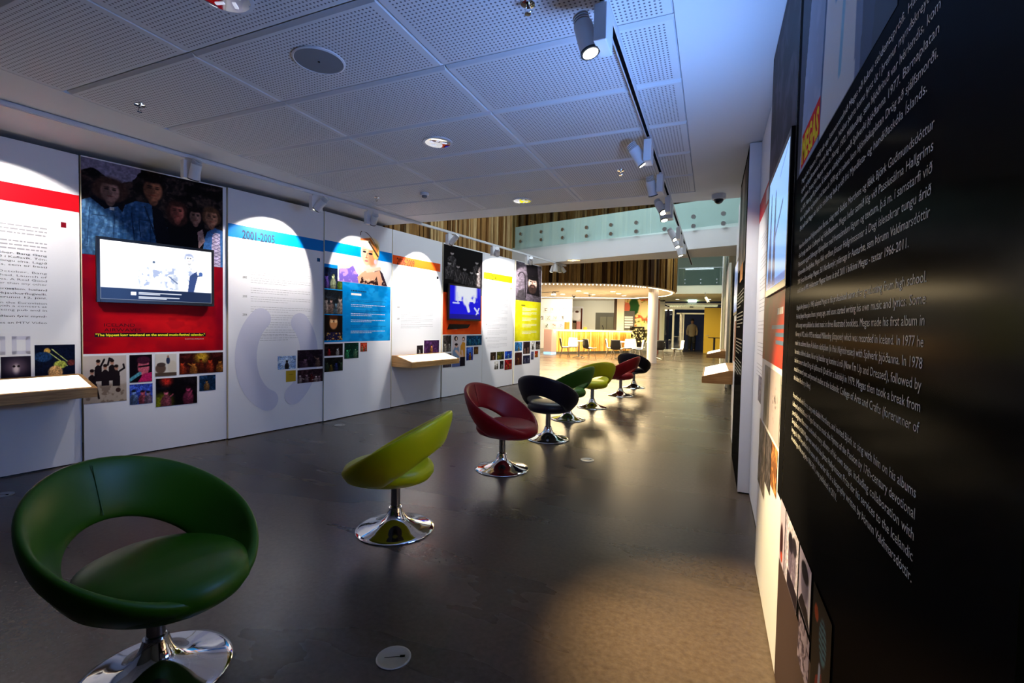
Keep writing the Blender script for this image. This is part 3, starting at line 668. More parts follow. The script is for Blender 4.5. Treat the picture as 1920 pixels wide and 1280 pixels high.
def tv(pan, u0, u1, z0, z1, label, pic, m, dep=.055, bz=.028, off=.012):
    r = empty('television', pan.pt((u0+u1)/2, (z0+z1)/2, off), 0, label, 'television')
    q = MB(); obox(q, pan, u0, u1, z0, z1, off+dep-(.012 if dep > .03 else .003), off+(.012 if dep > .03 else 0)); q.build('housing', blackpl, r, bev=.004)
    q = MB(); b = bz
    for a in ((u0, u0+b, z0, z1), (u1-b, u1, z0, z1), (u0+b, u1-b, z0, z0+b*1.2), (u0+b, u1-b, z1-b, z1)): obox(q, pan, *a, off+dep, off+dep-.014)
    q.build('bezel', blackpl, r, bev=.002)
    obox(MB(), pan, u0+.2, u1-.2, z0+.1, z1-.1, off+min(.012, dep*.5), 0.001).build('wall_mount', blackmat, r)
    pan.fix = off+dep-.0008
    s = picture('screen', pan, (u0+b, z0+b*1.2, u1-b, z1-b), pic, r, m); pan.fix = None; return r, s
def paras(pan, par, u0, u1, tops, m, nl=3, gap=.022, h=.007, seed=2):
    rows = []
    for z in tops:
        for i in range(nl): rows.append((u0, u1 if i < nl-1 else u0+(u1-u0)*.6, z-i*gap, h*.75))
    return greeking('body_copy', pan, rows, m, par, seed)

# ---- left row, nearest first
A0, r0 = panel((-5.68, 1.15), (-5.497, 2.53), 'white text panel with red band at the left edge, behind the near wooden desk')
quad('colour_band', A0, (0, A0.px(139, 397)[1], A0.len, A0.px(139, 365)[1]), red, r0)
quad('square_mark', A0, prect(A0, 114, 416, 426, 124), mat('dark_red_print', rgb(120, 6, 24), .5), r0)
LT = [(482, 'frumsýnd 27. október. Bang Gang', 0), (489, 'safn Íslands stofnað í Keflavík. Tón-', 0), (496, 'endunum, hefur göngu sína. Lagið', 0), (503, 'Lali breska listans, sem er besti', 0), (515, 'premiered 27 October. Bang', 1), (522, 'Museum established. Launch of', 1), (529, 'leading music stores. A Real Good', 1), (536, 'music charts - higher than any other', 1),
      (546, 'aði í Eurovision í Jerúsalem. Iceland', 0), (554, 'g. í Flugskýli á Reykjavíkurflugvelli.', 0), (561, 'ika í Íslensku óperunni 12. júní.', 0), (571, 'kes second place in the Eurovision', 1), (577, 'n. Ágætis byrjun with a concert at', 1), (584, 'at the Gaukur á Stöng pub and in', 1), (595, 'Björk fær MTV verðlaun fyrir mynd-', 0), (607, 'ment. Björk receives an MTV Video', 1)]
greeking('body_copy', A0, [(A0.px(0, y)[0], A0.px(88, y)[0], A0.px(60, y)[1], .011) for y in (427, 434, 441, 456, 463, 470)], inkgrey, r0, 5)
for g_, m_ in ((0, ink), (1, mat('ink_mid', rgb(112, 112, 120), .6))):
    ls = []
    for y, s, g2 in LT:
        if g2 == g_: ue, z = A0.px(88, y); ls.append((s, ue-.62, z, .018, .62))
    text('body_text', A0, ls, m_, r0)
zz0, zz1 = A0.px(40, 664)[1], A0.px(40, 630)[1]
q = MB()
for ua, ub in ((A0.px(-30, 650)[0], A0.px(10, 650)[0]), (A0.px(22, 650)[0], A0.px(57, 650)[0])):
    o_ = A0.off(); t_ = .03
    for a in ((ua, ua+t_, zz0, zz1), (ub-t_, ub, zz0, zz1), (ua, ub, zz1-t_, zz1), (ua, ub, zz0, zz0+t_)):
        q.add([A0.pt(a[0], a[2], o_), A0.pt(a[1], a[2], o_), A0.pt(a[1], a[3], o_), A0.pt(a[0], a[3], o_)], [(0, 1, 2, 3)])
q.build('ghost_lettering', mat('ghost_pale', rgb(206, 206, 226), .5), r0)
R = prect(A0, 1, 669, 711, 58); p = Pic(50, 40, (30, 24, 40), 1.3, 4); p.el(.5, .5, .3, .32, (120, 100, 120), .8, .9); p.el(.5, .42, .1, .2, (235, 220, 225), .9, .7); p.el(.43, .55, .05, .05, (20, 10, 20)); p.el(.58, .55, .05, .05, (20, 10, 20)); picture('printed_photo', A0, R, p, r0, label='dark print with a pale glowing mask')
R = prect(A0, 64.5, 647, 706, 140.5); p = Pic(90, 70, (8, 14, 36), 1.25, 6); p.el(.3, .8, .08, .1, (190, 150, 70)); p.el(.2, .62, .22, .16, (24, 50, 90)); p.line(.42, .86, .8, .45, .012, (180, 190, 120)); p.line(.38, .72, .8, .3, .012, (170, 180, 110)); p.el(.62, .35, .16, .13, (150, 160, 70)); p.el(.5, .1, .18, .22, (190, 150, 100)); p.el(.9, .4, .1, .1, (90, 40, 40)); p.grain(.5); picture('printed_photo', A0, R, p, r0, label='print of a trombone player')

A1, r1 = panel((-5.47, 2.535), (-5.158, 3.743), 'panel with photo of five men above red field, wide television hung on it')
ztop1 = TOP; zph0 = A1.px(147, 475)[1]; zred0 = A1.px(150, 664)[1]
uR = A1.px(418, 560)[0]; R = (.0, zph0, uR, A1.px(144, 285)[1]-.03)
p = Pic(260, 200, (24, 18, 20), uR/(R[3]-R[1]), 21)
nz = p.noise(14, 4); p.m(sm(.42, .7, nz), (62, 48, 46), .9); p.m(sm(.6, .75, p.noise(30, 3)), (74, 60, 56), .6); p.m(sm(.5, .35, p.noise(8, 3)), (10, 7, 8), .8)
edge = .90-.10*sm(.0, .15, p.X)*(1-sm(.28, .40, p.X))+.10*sm(.30, .42, p.X)+.05*(p.noise(30, 2)-.5)
edge = np.where(p.X < .30, .86+.05*np.sin(p.X*22)-.12*p.X+.04*(nz-.5), edge+.02)
p.m(sm(0, .012, p.Y-edge), (124, 116, 140))
DN = (58, 96, 140)
p.poly([(.66, 0), (.60, .3), (.64, .52), (.70, .60), (.80, .56), (.88, .4), (.90, 0)], (20, 14, 18)); p.poly([(.55, 0), (.56, .40), (.62, .50), (.72, .52), (.82, .44), (.88, .15), (.88, 0)], (10, 7, 10))
p.poly([(0, 0), (0, .56), (.06, .60), (.12, .58), (.22, .55), (.27, .46), (.28, 0)], DN)                # left man, denim jacket
p.poly([(.05, .6), (.14, .50), (.24, .56), (.26, .62), (.1, .66)], (14, 12, 22)); p.rc(.17, .50, .20, .53, (200, 200, 205))
p.poly([(.21, 0), (.23, .40), (.27, .58), (.34, .64), (.43, .64), (.50, .58), (.56, .40), (.58, 0)], (40, 80, 128))  # second man
p.poly([(.45, .62), (.52, .58), (.58, .30), (.58, 0), (.50, 0), (.46, .4)], (14, 12, 20)); p.line(.40, .60, .47, .30, .006, (20, 30, 50)); p.rc(.36, .44, .44, .45, (24, 48, 84)); p.line(.36, .44, .37, .25, .005, (24, 48, 84)); p.line(.44, .44, .44, .2, .005, (24, 48, 84)); p.line(.33, .2, .31, .5, .006, (20, 40, 74))
p.rc(.06, .42, .14, .43, (34, 60, 96)); p.line(.03, .1, .05, .5, .005, (34, 60, 96)); p.line(.19, .1, .20, .45, .005, (30, 54, 90)); p.m(sm(.5, .7, p.noise(26, 2))*((np.abs(p.A[..., 2]-.5) < .08) | (np.abs(p.A[..., 2]-.55) < .05))*(p.Y < .62), (110, 150, 190), .45)
p.m(sm(.5, .8, np.abs(np.sin(p.X*70+6*p.noise(5, 2))))*(p.A[..., 2] > p.A[..., 0]*1.6)*(p.Y < .6), (24, 50, 84), .4)
p.poly([(.83, 0), (.84, .30), (.87, .42), (.93, .48), (1, .46), (1, 0)], (48, 92, 150)); p.poly([(.90, 0), (.91, .38), (.93, .42), (.975, .42), (.98, 0)], (176, 166, 196))
for i in range(9):
    yy = .02+i*.045; p.line(.91, yy, .975, yy+.04, .0035, (90, 80, 120)); p.line(.91, yy+.04, .975, yy, .0035, (90, 80, 120))
p.poly([(.80, .2), (.79, .40), (.83, .44), (.85, .30)], (150, 120, 120))
p.head(.175, .70, .095, (150, 112, 104), (60, 40, 34), .2, .6, 1.5); p.head(.46, .80, .105, (158, 98, 74), (20, 12, 12), 0, .45, 1.0)
p.head(.635, .60, .085, (170, 92, 80), (52, 30, 26), .9, .5, 1.25); p.head(.775, .58, .072, (150, 110, 98), (24, 14, 14), .2, .55, 1.25); p.head(.905, .60, .085, (176, 120, 96), (84, 56, 38), .1, .6, 1.15)
p.grain(.25, 50); picture('printed_photo', A1, R, p, r1, label='band photo with five men before dark rocks')
R = (0, zred0, uR, zph0); p = Pic(150, 110, (140, 4, 22), 1.1, 23); c_ = sm(.25, .75, p.noise(4, 3)); p.m(c_, (196, 10, 22), .8); p.m((1-sm(.0, .35, np.hypot((p.X-.62), (p.Y-.35)*.8)))*.7, (230, 24, 24)); p.m(1-sm(.0, .13, p.X), (110, 0, 30), .7); p.m(sm(.9, .98, p.X), (110, 0, 26), .7); p.m(sm(.55, .7, p.noise(9, 3)), (150, 10, 24), .5)  # the spotlight's bright pool near the centre is painted into the red
picture('red_field', A1, R, p, r1)
z_ = A1.px(195, 612)[1]; text('heading_text', A1, [('ICELAND', A1.px(195, 612)[0], z_, .033, A1.px(253, 612)[0]-A1.px(195, 612)[0]), ('AIRWAVES', A1.px(195, 620)[0], z_-.048, .033, A1.px(265, 620)[0]-A1.px(195, 620)[0])], mat('maroon_ink', rgb(44, 4, 12), .5), r1)
ua, ub = A1.px(179, 628)[0], A1.px(384, 628)[0]; za = A1.px(179, 630)[1]
quad('black_strip', A1, (ua-.006, za-.010, ub+.008, za+.030), blackmat, r1)
text('quotation_text', A1, [('"The hippest long weekend on the annual music-festival calendar."', ua, za, .024, ub-ua)], yellowtext, r1, bold=.03)
text('credit_text', A1, [('David Fricke, Rolling Stone', A1.px(347, 634)[0], za-.04, .010, A1.px(382, 634)[0]-A1.px(347, 634)[0])], textwhite, r1)
R = prect(A1, 155, 668, 758, 237); p = Pic(90, 100, (196, 184, 178), .85, 31); p.m(1-sm(.38, .50, p.Y+.1*p.noise(6)), (168, 152, 138)); p.m(sm(.5, .65, p.noise(10))*(1-sm(.3, .45, p.Y)), (110, 90, 78), .7)
for x, y, s in ((.34, .82, 1), (.50, .72, 1), (.66, .82, 1), (.76, .70, 1), (.20, .62, 1)): p.poly([(x-.09, y-.36), (x-.08, y-.06), (x, y), (x+.08, y-.06), (x+.09, y-.36)], (30, 22, 26)); p.el(x, y+.03, .045, .05, (180, 130, 110)); p.el(x, y+.07, .05, .035, (30, 18, 16))
for a in ((.40, .78, .48, .92), (.56, .80, .60, .94), (.60, .94, .66, .92), (.84, .66, .95, .72), (.95, .72, .93, .8), (.28, .4, .35, .1), (.3, .6, .22, .5)): p.line(*a, .02, (24, 16, 20))
p.el(.8, .25, .06, .05, (60, 40, 36)); picture('printed_photo', A1, R, p, r1, label='print of five performers on a pale cloth')
R = prect(A1, 242.5, 665.5, 717.5, 285); p = Pic(60, 70, (14, 6, 14), .8, 33); p.el(.62, .55, .26, .32, (190, 90, 110)); p.el(.62, .8, .3, .14, (60, 20, 40)); p.line(.42, .56, .9, .6, .03, (10, 8, 14)); p.poly([(.35, 0), (.6, .3), (1, .35), (1, 0)], (176, 30, 90)); p.line(.02, .1, .45, .32, .06, (80, 150, 170)); p.grain(.3); picture('printed_photo', A1, R, p, r1, label='print of a singer holding a microphone')
photo(A1, r1, (243, 721, 759, 286), (40, 60, 150), [(120, 150, 210), (200, 90, 110), (160, 130, 160)], 35, 3)
R = prect(A1, 290.5, 664, 706, 331); p = Pic(50, 50, (206, 200, 194), 1, 37); p.el(.25, .35, .24, .22, (90, 70, 60)); p.el(.28, .52, .2, .1, (70, 56, 52)); p.el(.8, .4, .22, .3, (200, 190, 176)); p.el(.6, .7, .09, .16, (40, 50, 80)); p.el(.6, .88, .05, .06, (150, 110, 90)); p.rc(0, 0, 1, .16, (80, 64, 54)); picture('printed_photo', A1, R, p, r1)
photo(A1, r1, (336, 662.5, 702, 418), (40, 10, 8), [(190, 60, 30), (200, 120, 50), (120, 40, 20)], 39, 5, ((.5, .8, .25, (200, 160, 40)),), 70, 34)
photo(A1, r1, (292, 710, 763, 369.5), (10, 6, 10), [(190, 90, 110), (170, 60, 100)], 41, 2, ((.15, .15, .25, (140, 150, 20)), (.25, .9, .15, (200, 40, 30))), 60, 50)
photo(A1, r1, (373.5, 704, 733, 404), (16, 36, 60), [(170, 120, 70)], 43, 1)
ua, zb_ = A1.px(178, 566); ub = A1.px(397, 520)[0]; zt_ = A1.px(178, 443)[1]
p = Pic(200, 110, (252, 253, 255), 1.8, 51); p.rc(0, 0, 1, .20, (12, 30, 62)); 
for x, y, rx in ((.36, .42, .05), (.47, .45, .05), (.60, .42, .06), (.79, .45, .055)):
    p.m((sm(.50, .62, p.noise(16))*(1-sm(.6, 1.2, np.hypot((p.X-x)/rx/1.2, (p.Y-y)/.30))))*(p.Y > .2), (120, 136, 176), .75)
p.head(.775, .82, .07, (236, 238, 244), (150, 160, 190), 0, .92); p.poly([(.76, .2), (.78, .50), (.85, .6), (.86, .5), (.82, .2)], (40, 60, 110)); p.m((1-sm(.0, .05, np.abs(p.X-.62-.1*(.6-p.Y))))*(p.Y < .5)*(p.Y > .22), (150, 160, 180), .7)
p.el(.46, .72, .06, .1, (224, 228, 240), .9, .4); p.el(.445, .70, .012, .02, (60, 80, 110)); p.el(.6, .75, .05, .11, (226, 230, 242)); p.line(.58, .46, .66, .34, .01, (70, 90, 130)); p.line(.8, .5, .9, .52, .012, (40, 60, 100)); p.el(.89, .55, .02, .04, (60, 90, 150))
p.rc(.245, .085, .29, .145, (238, 240, 250))
for i, (a, y) in enumerate(((.70, .135), (.50, .112), (.68, .06), (.56, .038))): p.rc(.31, y-.006, a, y+.008, (222, 226, 236))
TV1, s = tv(A1, ua, ub, zb_, zt_, 'wide black television with a white glaring picture on the panel of five men', p, screenm)

A2, r2 = panel((-5.138, 3.75), (-4.94, 4.995), 'white text panel headed 2001-2005 with a pale horseshoe shape and blue band')
A3, r3 = panel((-4.925, 5.0), (-4.80, 6.315), 'panel with a blonde woman in a looped headdress above a blue text field')
quad('colour_band', A2, (0, A2.px(424, 442)[1], A2.len, A2.px(424, 417)[1]), blue, r2)
text('heading_text', A2, [('2001-2005', *A2.px(454, 447), .105, A2.px(515, 450)[0]-A2.px(454, 450)[0])], mat('heading_slate_ink', rgb(40, 60, 84), .5), r2, bold=.022)
text('subheading_text', A2, [('Á NÝRRI ÖLD', *A2.px(453.5, 463.5), .045, A2.px(483, 463)[0]-A2.px(453.5, 463)[0]), ('THE NEW MILLENNIUM', A2.px(454, 474)[0], A2.px(454, 473)[1]-.005, .045, A2.px(504, 475)[0]-A2.px(454, 475)[0])], inkgrey, r2)
text('year_text', A2, [(str(2001+i), *A2.px(455, y), .028, .05) for i, y in enumerate((484, 521, 557, 591.5, 622))], ink, r2)
uu0, uu1 = A2.px(470, 520)[0], A2.px(582, 520)[0]
tops = [A2.px(471, y)[1] for y in (483, 506, 521, 540, 556, 575, 590, 604.5, 619, 630)]
paras(A2, r2, uu0, uu1, tops, inkpale if 0 else inkgrey, 3, .027, .006, 4)
quad('square_mark', A2, prect(A2, 594.5, 483.5, 490, 600), bluetext, r2)
def arc_band(pan, cu, cz, ro_u, ro_z, w_, a0, a1, m, par, name='ghost_shape', n=40):
    V = []; F = []; o = pan.off()
    for i in range(n+1):
        a = a0+(a1-a0)*i/n; V += [pan.pt(cu+ro_u*math.cos(a), cz+ro_z*math.sin(a), o), pan.pt(cu+(ro_u-w_)*math.cos(a), cz+(ro_z-w_)*math.sin(a), o)]
        if i: k = 2*i; F.append((k-2, k, k+1, k-1))
    for a in (a0, a1):
        c = (cu+(ro_u-w_/2)*math.cos(a), cz+(ro_z-w_/2)*math.sin(a)); k = len(V); 
        V += [pan.pt(c[0]+w_/2*math.cos(t*PI/12), c[1]+w_/2*math.sin(t*PI/12), o+.0002) for t in range(24)]; F.append(tuple(range(k, k+24)))
    return mk(name, V, F, m, par)
cu, cz = A2.px(524, 668); ru = cu-A2.px(440, 668)[0]; 
arc_band(A2, cu, cz, ru, cz-A2.px(510, 765)[1]+.06, .26, math.radians(125), math.radians(250), ghost, r2)
arc_band(A2, cu, cz, ru, cz-A2.px(510, 765)[1]+.06, .26, math.radians(-62), math.radians(48), ghost, r2)
photo(A2, r2, (520.5, 668, 693, 554.5), (120, 150, 200), [(60, 50, 50)], 61, 1, ((.5, .6, .4, (190, 210, 240)),)); photo(A2, r2, (557.5, 656.5, 690, 605), (26, 16, 26), [(110, 80, 100), (130, 100, 90)], 62, 2)
R = prect(A2, 536, 695, 716, 554.5); p = Pic(20, 20, (168, 140, 40), 1, 5); p.rc(.3, .62, .7, .66, (110, 90, 30)); picture('printed_photo', A2, R, p, r2); photo(A2, r2, (557.5, 694, 719, 605), (40, 24, 30), [(190, 170, 170), (150, 120, 130), (120, 40, 40)], 64, 5)
# panel 3
quad('colour_band', A3, (0, A3.px(608, 470)[1], A3.len, A3.px(608, 449)[1]), blue, r3)
zf0, zf1 = A3.px(732, 638)[1], A3.px(645, 528)[1]; uc = A3.px(643.5, 560)[0]
R = (0, zf0, A3.px(731.5, 600)[0], zf1); p = Pic(100, 90, (0, 132, 206), 1, 71); p.m(sm(.4, .7, p.noise(6, 3)), (40, 160, 226), .6); p.m(sm(.55, .7, p.noise(12, 2)), (0, 104, 176), .5); picture('blue_field', A3, R, p, r3)
R = (A3.px(607.5, 540)[0], zf1, uc, A3.px(607.5, 493.5)[1]); quad('blue_header', A3, R, blue, r3)
for i, (ya, yb, cols, bg, s_) in enumerate(((500, 540, [(120, 90, 190), (220, 230, 180), (120, 160, 60)], (14, 24, 50), 3), (542, 588, [(200, 180, 170), (160, 130, 120), (90, 120, 140)], (20, 24, 30), 4))):
    photo(A3, r3, (608, ya, yb, 642), bg, cols, 72+i, s_)
R = prect(A3, 608, 590, 638, 642); p = Pic(50, 60, (26, 16, 14), .8, 75); p.el(.5, .70, .22, .26, (196, 130, 80)); p.el(.5, .92, .24, .1, (60, 30, 18)); p.line(.36, .75, .64, .75, .03, (50, 30, 30)); p.el(.4, .75, .08, .06, (230, 190, 140)); p.el(.62, .75, .08, .06, (230, 190, 140)); p.rc(.1, 0, .9, .32, (30, 26, 60)); p.m(sm(.6, .7, p.noise(14))*(p.Y < .32), (200, 150, 70)); picture('printed_photo', A3, R, p, r3)
ux0 = A3.px(658, 550)[0]
greeking('heading_copy', A3, [(ux0, ux0+.30, A3.px(660, 546)[1], .022)], bluetext, r3)
quad('white_title', A3, (ux0, A3.px(660, 553)[1], ux0+.2, A3.px(660, 549)[1]), textwhite, r3)
paras(A3, r3, ux0, ux0+.70, [A3.px(660, y)[1] for y in (571, 588, 600, 621)], textwhite, 2, .024, .009, 8); paras(A3, r3, ux0, ux0+.72, [A3.px(660, y)[1] for y in (562, 582, 595, 611)], bluetext, 2, .022, .006, 9)
# the blonde woman, cut out against the white board
R = (A3.px(633, 480)[0], zf1, A3.px(729, 500)[0], A3.px(690, 436)[1]); asp = (R[2]-R[0])/(R[3]-R[1])
p = Pic(150, 150, (204, 204, 217), asp, 77); p.A[:] = np.array((231, 231, 238))/255.
bz0 = (A3.px(608, 470)[1]-R[1])/(R[3]-R[1]); bz1 = (A3.px(608, 449)[1]-R[1])/(R[3]-R[1]); p.rc(-.1, bz0, 1.1, bz1, (0, 118, 200))
p.poly([(.03, 0), (.02, .20), (.12, .38), (.26, .34), (.36, .2), (.42, 0)], (116, 92, 190)); p.m(sm(.5, .6, p.noise(14))*(p.X < .36)*(p.Y < .32), (190, 150, 220), .8)
p.poly([(-.02, .22), (.06, .34), (.24, .44), (.3, .36), (.2, .26), (.1, .24)], (225, 180, 165)); p.poly([(.62, 0), (.66, .24), (.78, .34), (.86, .26), (.97, 0)], (50, 30, 44)); p.poly([(.22, .43), (.32, .40), (.5, .18), (.46, .08), (.34, .2)], (236, 200, 182))
p.poly([(.38, 0), (.36, .12), (.50, .26), (.70, .26), (.80, .30), (.86, .10), (.84, 0)], (216, 160, 130)); p.poly([(.40, 0), (.44, .14), (.56, .06), (.70, .10), (.74, .18), (.78, 0)], (50, 26, 26)); p.m(sm(.55, .62, p.noise(22))*(p.Y < .12)*(p.X > .42)*(p.X < .9), (230, 190, 160), .8)
p.el(.57, .60, .15, .26, (222, 170, 140)); p.el(.66, .54, .10, .2, (180, 108, 72), .8, .5); p.el(.62, .80, .17, .12, (244, 226, 190)); p.el(.72, .66, .07, .16, (206, 168, 90)); p.line(.42, .84, .60, .88, .022, (214, 110, 60)); p.line(.60, .88, .74, .68, .03, (190, 110, 50)); p.line(.58, .82, .76, .58, .02, (60, 44, 36))
for i in range(24):
    a, b = i/24*PI, (i+1)/24*PI; c, s = math.cos(.8), math.sin(.8); f_ = lambda t: (.58+.24*math.cos(t)*.7-.10*math.sin(t)*.2+.0, .80+.17*math.sin(t)-.12*math.cos(t)); x1_, y1_ = f_(a); x2_, y2_ = f_(b); p.line(x1_, y1_, x2_, y2_, .007, (90, 60, 54))
p.el(.49, .62, .035, .020, (16, 26, 34)); p.el(.61, .60, .042, .022, (16, 26, 34)); p.line(.46, .66, .53, .66, .006, (130, 90, 60)); p.line(.58, .65, .66, .65, .006, (130, 90, 60)); p.el(.53, .45, .035, .02, (196, 100, 100)); p.line(.545, .60, .53, .52, .010, (170, 104, 80)); p.el(.53, .51, .025, .012, (150, 84, 66)); p.el(.71, .46, .03, .05, (190, 170, 190)); p.line(.50, .30, .58, .34, .04, (236, 200, 182)); p.line(.55, .26, .80, .34, .035, (232, 190, 168))
picture('printed_portrait', A3, R, p, r3, label='portrait of a blonde woman with a looped headdress')
photo(A3, r3, (608, 644.5, 667.5, 642.5), (24, 12, 16), [(190, 30, 40), (220, 210, 210)], 81, 2); photo(A3, r3, (645.5, 643, 672.5, 672), (8, 40, 32), [(60, 170, 110), (110, 160, 120)], 82, 2); photo(A3, r3, (675.5, 642.5, 659, 688), (170, 50, 30), [(220, 180, 130), (190, 140, 110)], 83, 2); photo(A3, r3, (608, 671, 697.5, 642.5), (14, 16, 16), [(60, 80, 60), (120, 100, 40), (50, 60, 120)], 84, 4)

A4, r4 = panel((-4.80, 6.335), (-4.655, 7.62), 'white text panel headed 2006-2009 with an orange band, behind the far wooden desk')
quad('colour_band', A4, (0, A4.px(735, 494)[1], A4.px(825.5, 500)[0], A4.px(735, 477)[1]), orange, r4)
text('heading_text', A4, [('2006-2009', *A4.px(744, 495), .115, A4.px(777, 495)[0]-A4.px(744, 495)[0])], mat('brown_ink', rgb(84, 30, 16), .5), r4, bold=.02)
greeking('subheading_copy', A4, [(A4.px(744.5, 505)[0], A4.px(744.5, 505)[0]+.3, A4.px(744.5, 505)[1], .022), (A4.px(744.5, 505)[0], A4.px(744.5, 505)[0]+.42, A4.px(744.5, 512.5)[1], .022)], inkpale, r4)
text('year_text', A4, [(s, *A4.px(744.5, y), .03, .055) for s, y in (('2006', 521), ('2007', 549), ('2008', 577), ('2009', 599))], ink, r4)
paras(A4, r4, A4.px(752, 560)[0], A4.px(812, 560)[0], [A4.px(752, y)[1] for y in (521, 533, 549, 562, 576, 586, 597, 608)], inkgrey, 3, .03, .006, 12)
quad('square_mark', A4, prect(A4, 818.5, 518, 523, 822), ink, r4)
photo(A4, r4, (781.5, 647.5, 664, 793), (26, 20, 24), [(190, 190, 190)], 91, 1); photo(A4, r4, (795, 638, 663, 823), (50, 26, 60), [(206, 130, 80)], 92, 1)
AP, AQ = np.array((-4.63, 7.65)), np.array((-4.24, 10.20)); LP = Panel(AP, AQ)
def seg(xa, xb): 
    ua, _ = LP.px(xa, 600); ub, _ = LP.px(xb, 600); return tuple(AP+LP.d*ua), tuple(AP+LP.d*ub)
A5, r5 = panel(*seg(830, 905), 'panel with a black photo of seven people over an orange field, a television on it')
A6, r6 = panel(*seg(905.3, 963), 'white text panel headed 2010-2014 with a yellow band')
A7, r7 = panel(*seg(965.5, 1014), 'end panel with a bearded man in a tall hat above a yellow-green field')
R = (0, A5.px(831, 547)[1], A5.px(903.5, 560)[0], 2.88); p = Pic(90, 130, (14, 12, 15), (R[2]-R[0])/(R[3]-R[1]), 95); a_ = p.asp
for x, y, s in ((.2, .84, 1), (.14, .62, 1.1), (.35, .58, 1), (.52, .55, 1), (.70, .50, .9), (.84, .74, 1), (.85, .50, 1)):
    p.poly([(x-.10, y-.34), (x-.10, y-.10), (x, y-.04), (x+.10, y-.10), (x+.10, y-.34)], (44, 40, 42)); p.el(x, y, .042, .032, (150, 140, 140)); p.el(x, y+.03, .045, .022, (20, 16, 18)); p.line(x-.07, y-.14, x-.02, y-.26, .006, (130, 120, 120)); p.line(x+.06, y-.14, x+.02, y-.28, .006, (110, 104, 104))
p.m(sm(.5, .7, p.noise(20))*(p.A[..., 0] > .13), (140, 134, 138), .35); picture('printed_photo', A5, R, p, r5, label='black and white photo of seven people')
R = (0, A5.px(830, 627)[1], A5.px(903.5, 560)[0], R[1]); p = Pic(60, 70, (216, 66, 20), 1, 96); p.m(sm(.45, .7, p.noise(5)), (232, 92, 30), .7); p.m(1-sm(0, .12, p.X), (160, 40, 10), .6); picture('orange_field', A5, R, p, r5)
V = [A5.pt(*A5.px(x, y), A5.off() if 0 else .006) for x, y in ((838, 617.5), (877, 615), (881.5, 608), (841.5, 607.5))]; mk('quotation_box', V, [(0, 1, 2, 3)], blackmat, r5)
A5.lay = 14; greeking('quotation_text', A5, [(A5.px(843, 610)[0], A5.px(843+w_, 610)[0], A5.px(843, 610+2.0*i)[1]-.01, .014) for i, w_ in enumerate((36, 30, 24, 14))], textwhite, r5)
photo(A5, r5, (830.5, 628.5, 659.5, 846), (40, 34, 34), [(170, 160, 150)], 101, 2); A5.lay += 1
R = prect(A5, 848, 628.5, 688, 872); p = Pic(60, 110, (206, 190, 192), .45, 103); p.el(.27, .90, .13, .075, (30, 16, 18)); p.el(.30, .89, .06, .05, (230, 190, 170)); p.el(.85, .88, .1, .07, (40, 24, 20)); p.el(.84, .87, .07, .045, (230, 180, 160)); p.poly([(.6, .3), (.62, .66), (.8, .8), (1, .74), (1, .3)], (206, 140, 50)); p.poly([(.05, .2), (.05, .5), (.3, .74), (.5, .6), (.56, .3)], (120, 140, 170)); p.el(.32, .66, .1, .06, (220, 170, 150)); p.el(.3, .71, .12, .04, (40, 24, 22)); p.line(.3, .5, .7, .3, .04, (225, 180, 160)); p.line(.75, .5, .85, .2, .03, (225, 180, 160)); p.rc(0, 0, 1, .18, (90, 100, 150)); p.rc(.6, 0, 1, .3, (24, 20, 30)); picture('printed_photo', A5, R, p, r5)
photo(A5, r5, (874.5, 629, 648, 903), (10, 50, 80), [(70, 170, 200), (50, 130, 180)], 104, 3); photo(A5, r5, (874.5, 651, 675.5, 886.5), (24, 44, 120), [(190, 120, 50)], 105, 1, ((.5, .8, .3, (90, 140, 230)),)); photo(A5, r5, (888.5, 650, 664, 896.5), (70, 40, 30), [(190, 140, 60)], 106, 2); photo(A5, r5, (830.5, 663, 689, 846), (50, 40, 50), [(120, 110, 130)], 107, 2)
p = Pic(90, 90, (4, 0, 226), 1.1, 108); p.m(sm(.35, .5, p.noise(4)+.5*(p.Y-.5))*(1-sm(.3, .42, np.abs(p.X-.52)))*(p.Y > .55), (235, 240, 255)); p.el(.52, .82, .3, .16, (240, 244, 255), 1, .3); p.el(.52, .6, .12, .2, (240, 244, 255), 1, .3); p.line(.5, .6, .6, .25, .05, (230, 236, 255)); p.line(.22, .8, .25, .5, .02, (210, 220, 255)); p.line(.1, .48, .28, .48, .025, (200, 210, 255)); p.line(.8, .35, .92, .2, .03, (220, 226, 255)); p.line(.95, .35, .85, .12, .025, (220, 226, 255)); p.el(.78, .6, .05, .1, (230, 236, 255)); p.rc(0, 0, 1, .14, (4, 0, 110), .7)
R = prect(A5, 837, 531, 598, 897.5); TV2, s = tv(A5, R[0], R[2], R[1]-.02, R[3], 'square-looking television with a vivid blue stage picture on the orange panel', p, screenblue, bz=.03)
quad('colour_band', A6, (0, A6.px(906, 522)[1], A6.px(961, 520)[0], A6.px(906, 509)[1]), ylw, r6)
text('heading_text', A6, [('2010-2014', *A6.px(910.5, 522), .10, A6.px(930, 522)[0]-A6.px(910.5, 522)[0])], mat('olive_ink', rgb(56, 52, 16), .5), r6, bold=.02)
text('year_text', A6, [(s, *A6.px(910.5, y), .03, .055) for s, y in (('2010', 541), ('2011', 568), ('2012', 581), ('2013', 609), ('2014', 635))], ink, r6)
paras(A6, r6, A6.px(915, 560)[0], A6.px(952, 560)[0], [A6.px(915, y)[1] for y in (541, 555, 568, 581, 594, 608, 620, 633, 645)], inkgrey, 4, .028, .006, 15)
quad('square_mark', A6, prect(A6, 957.5, 539, 542.5, 959.5), ylw, r6)
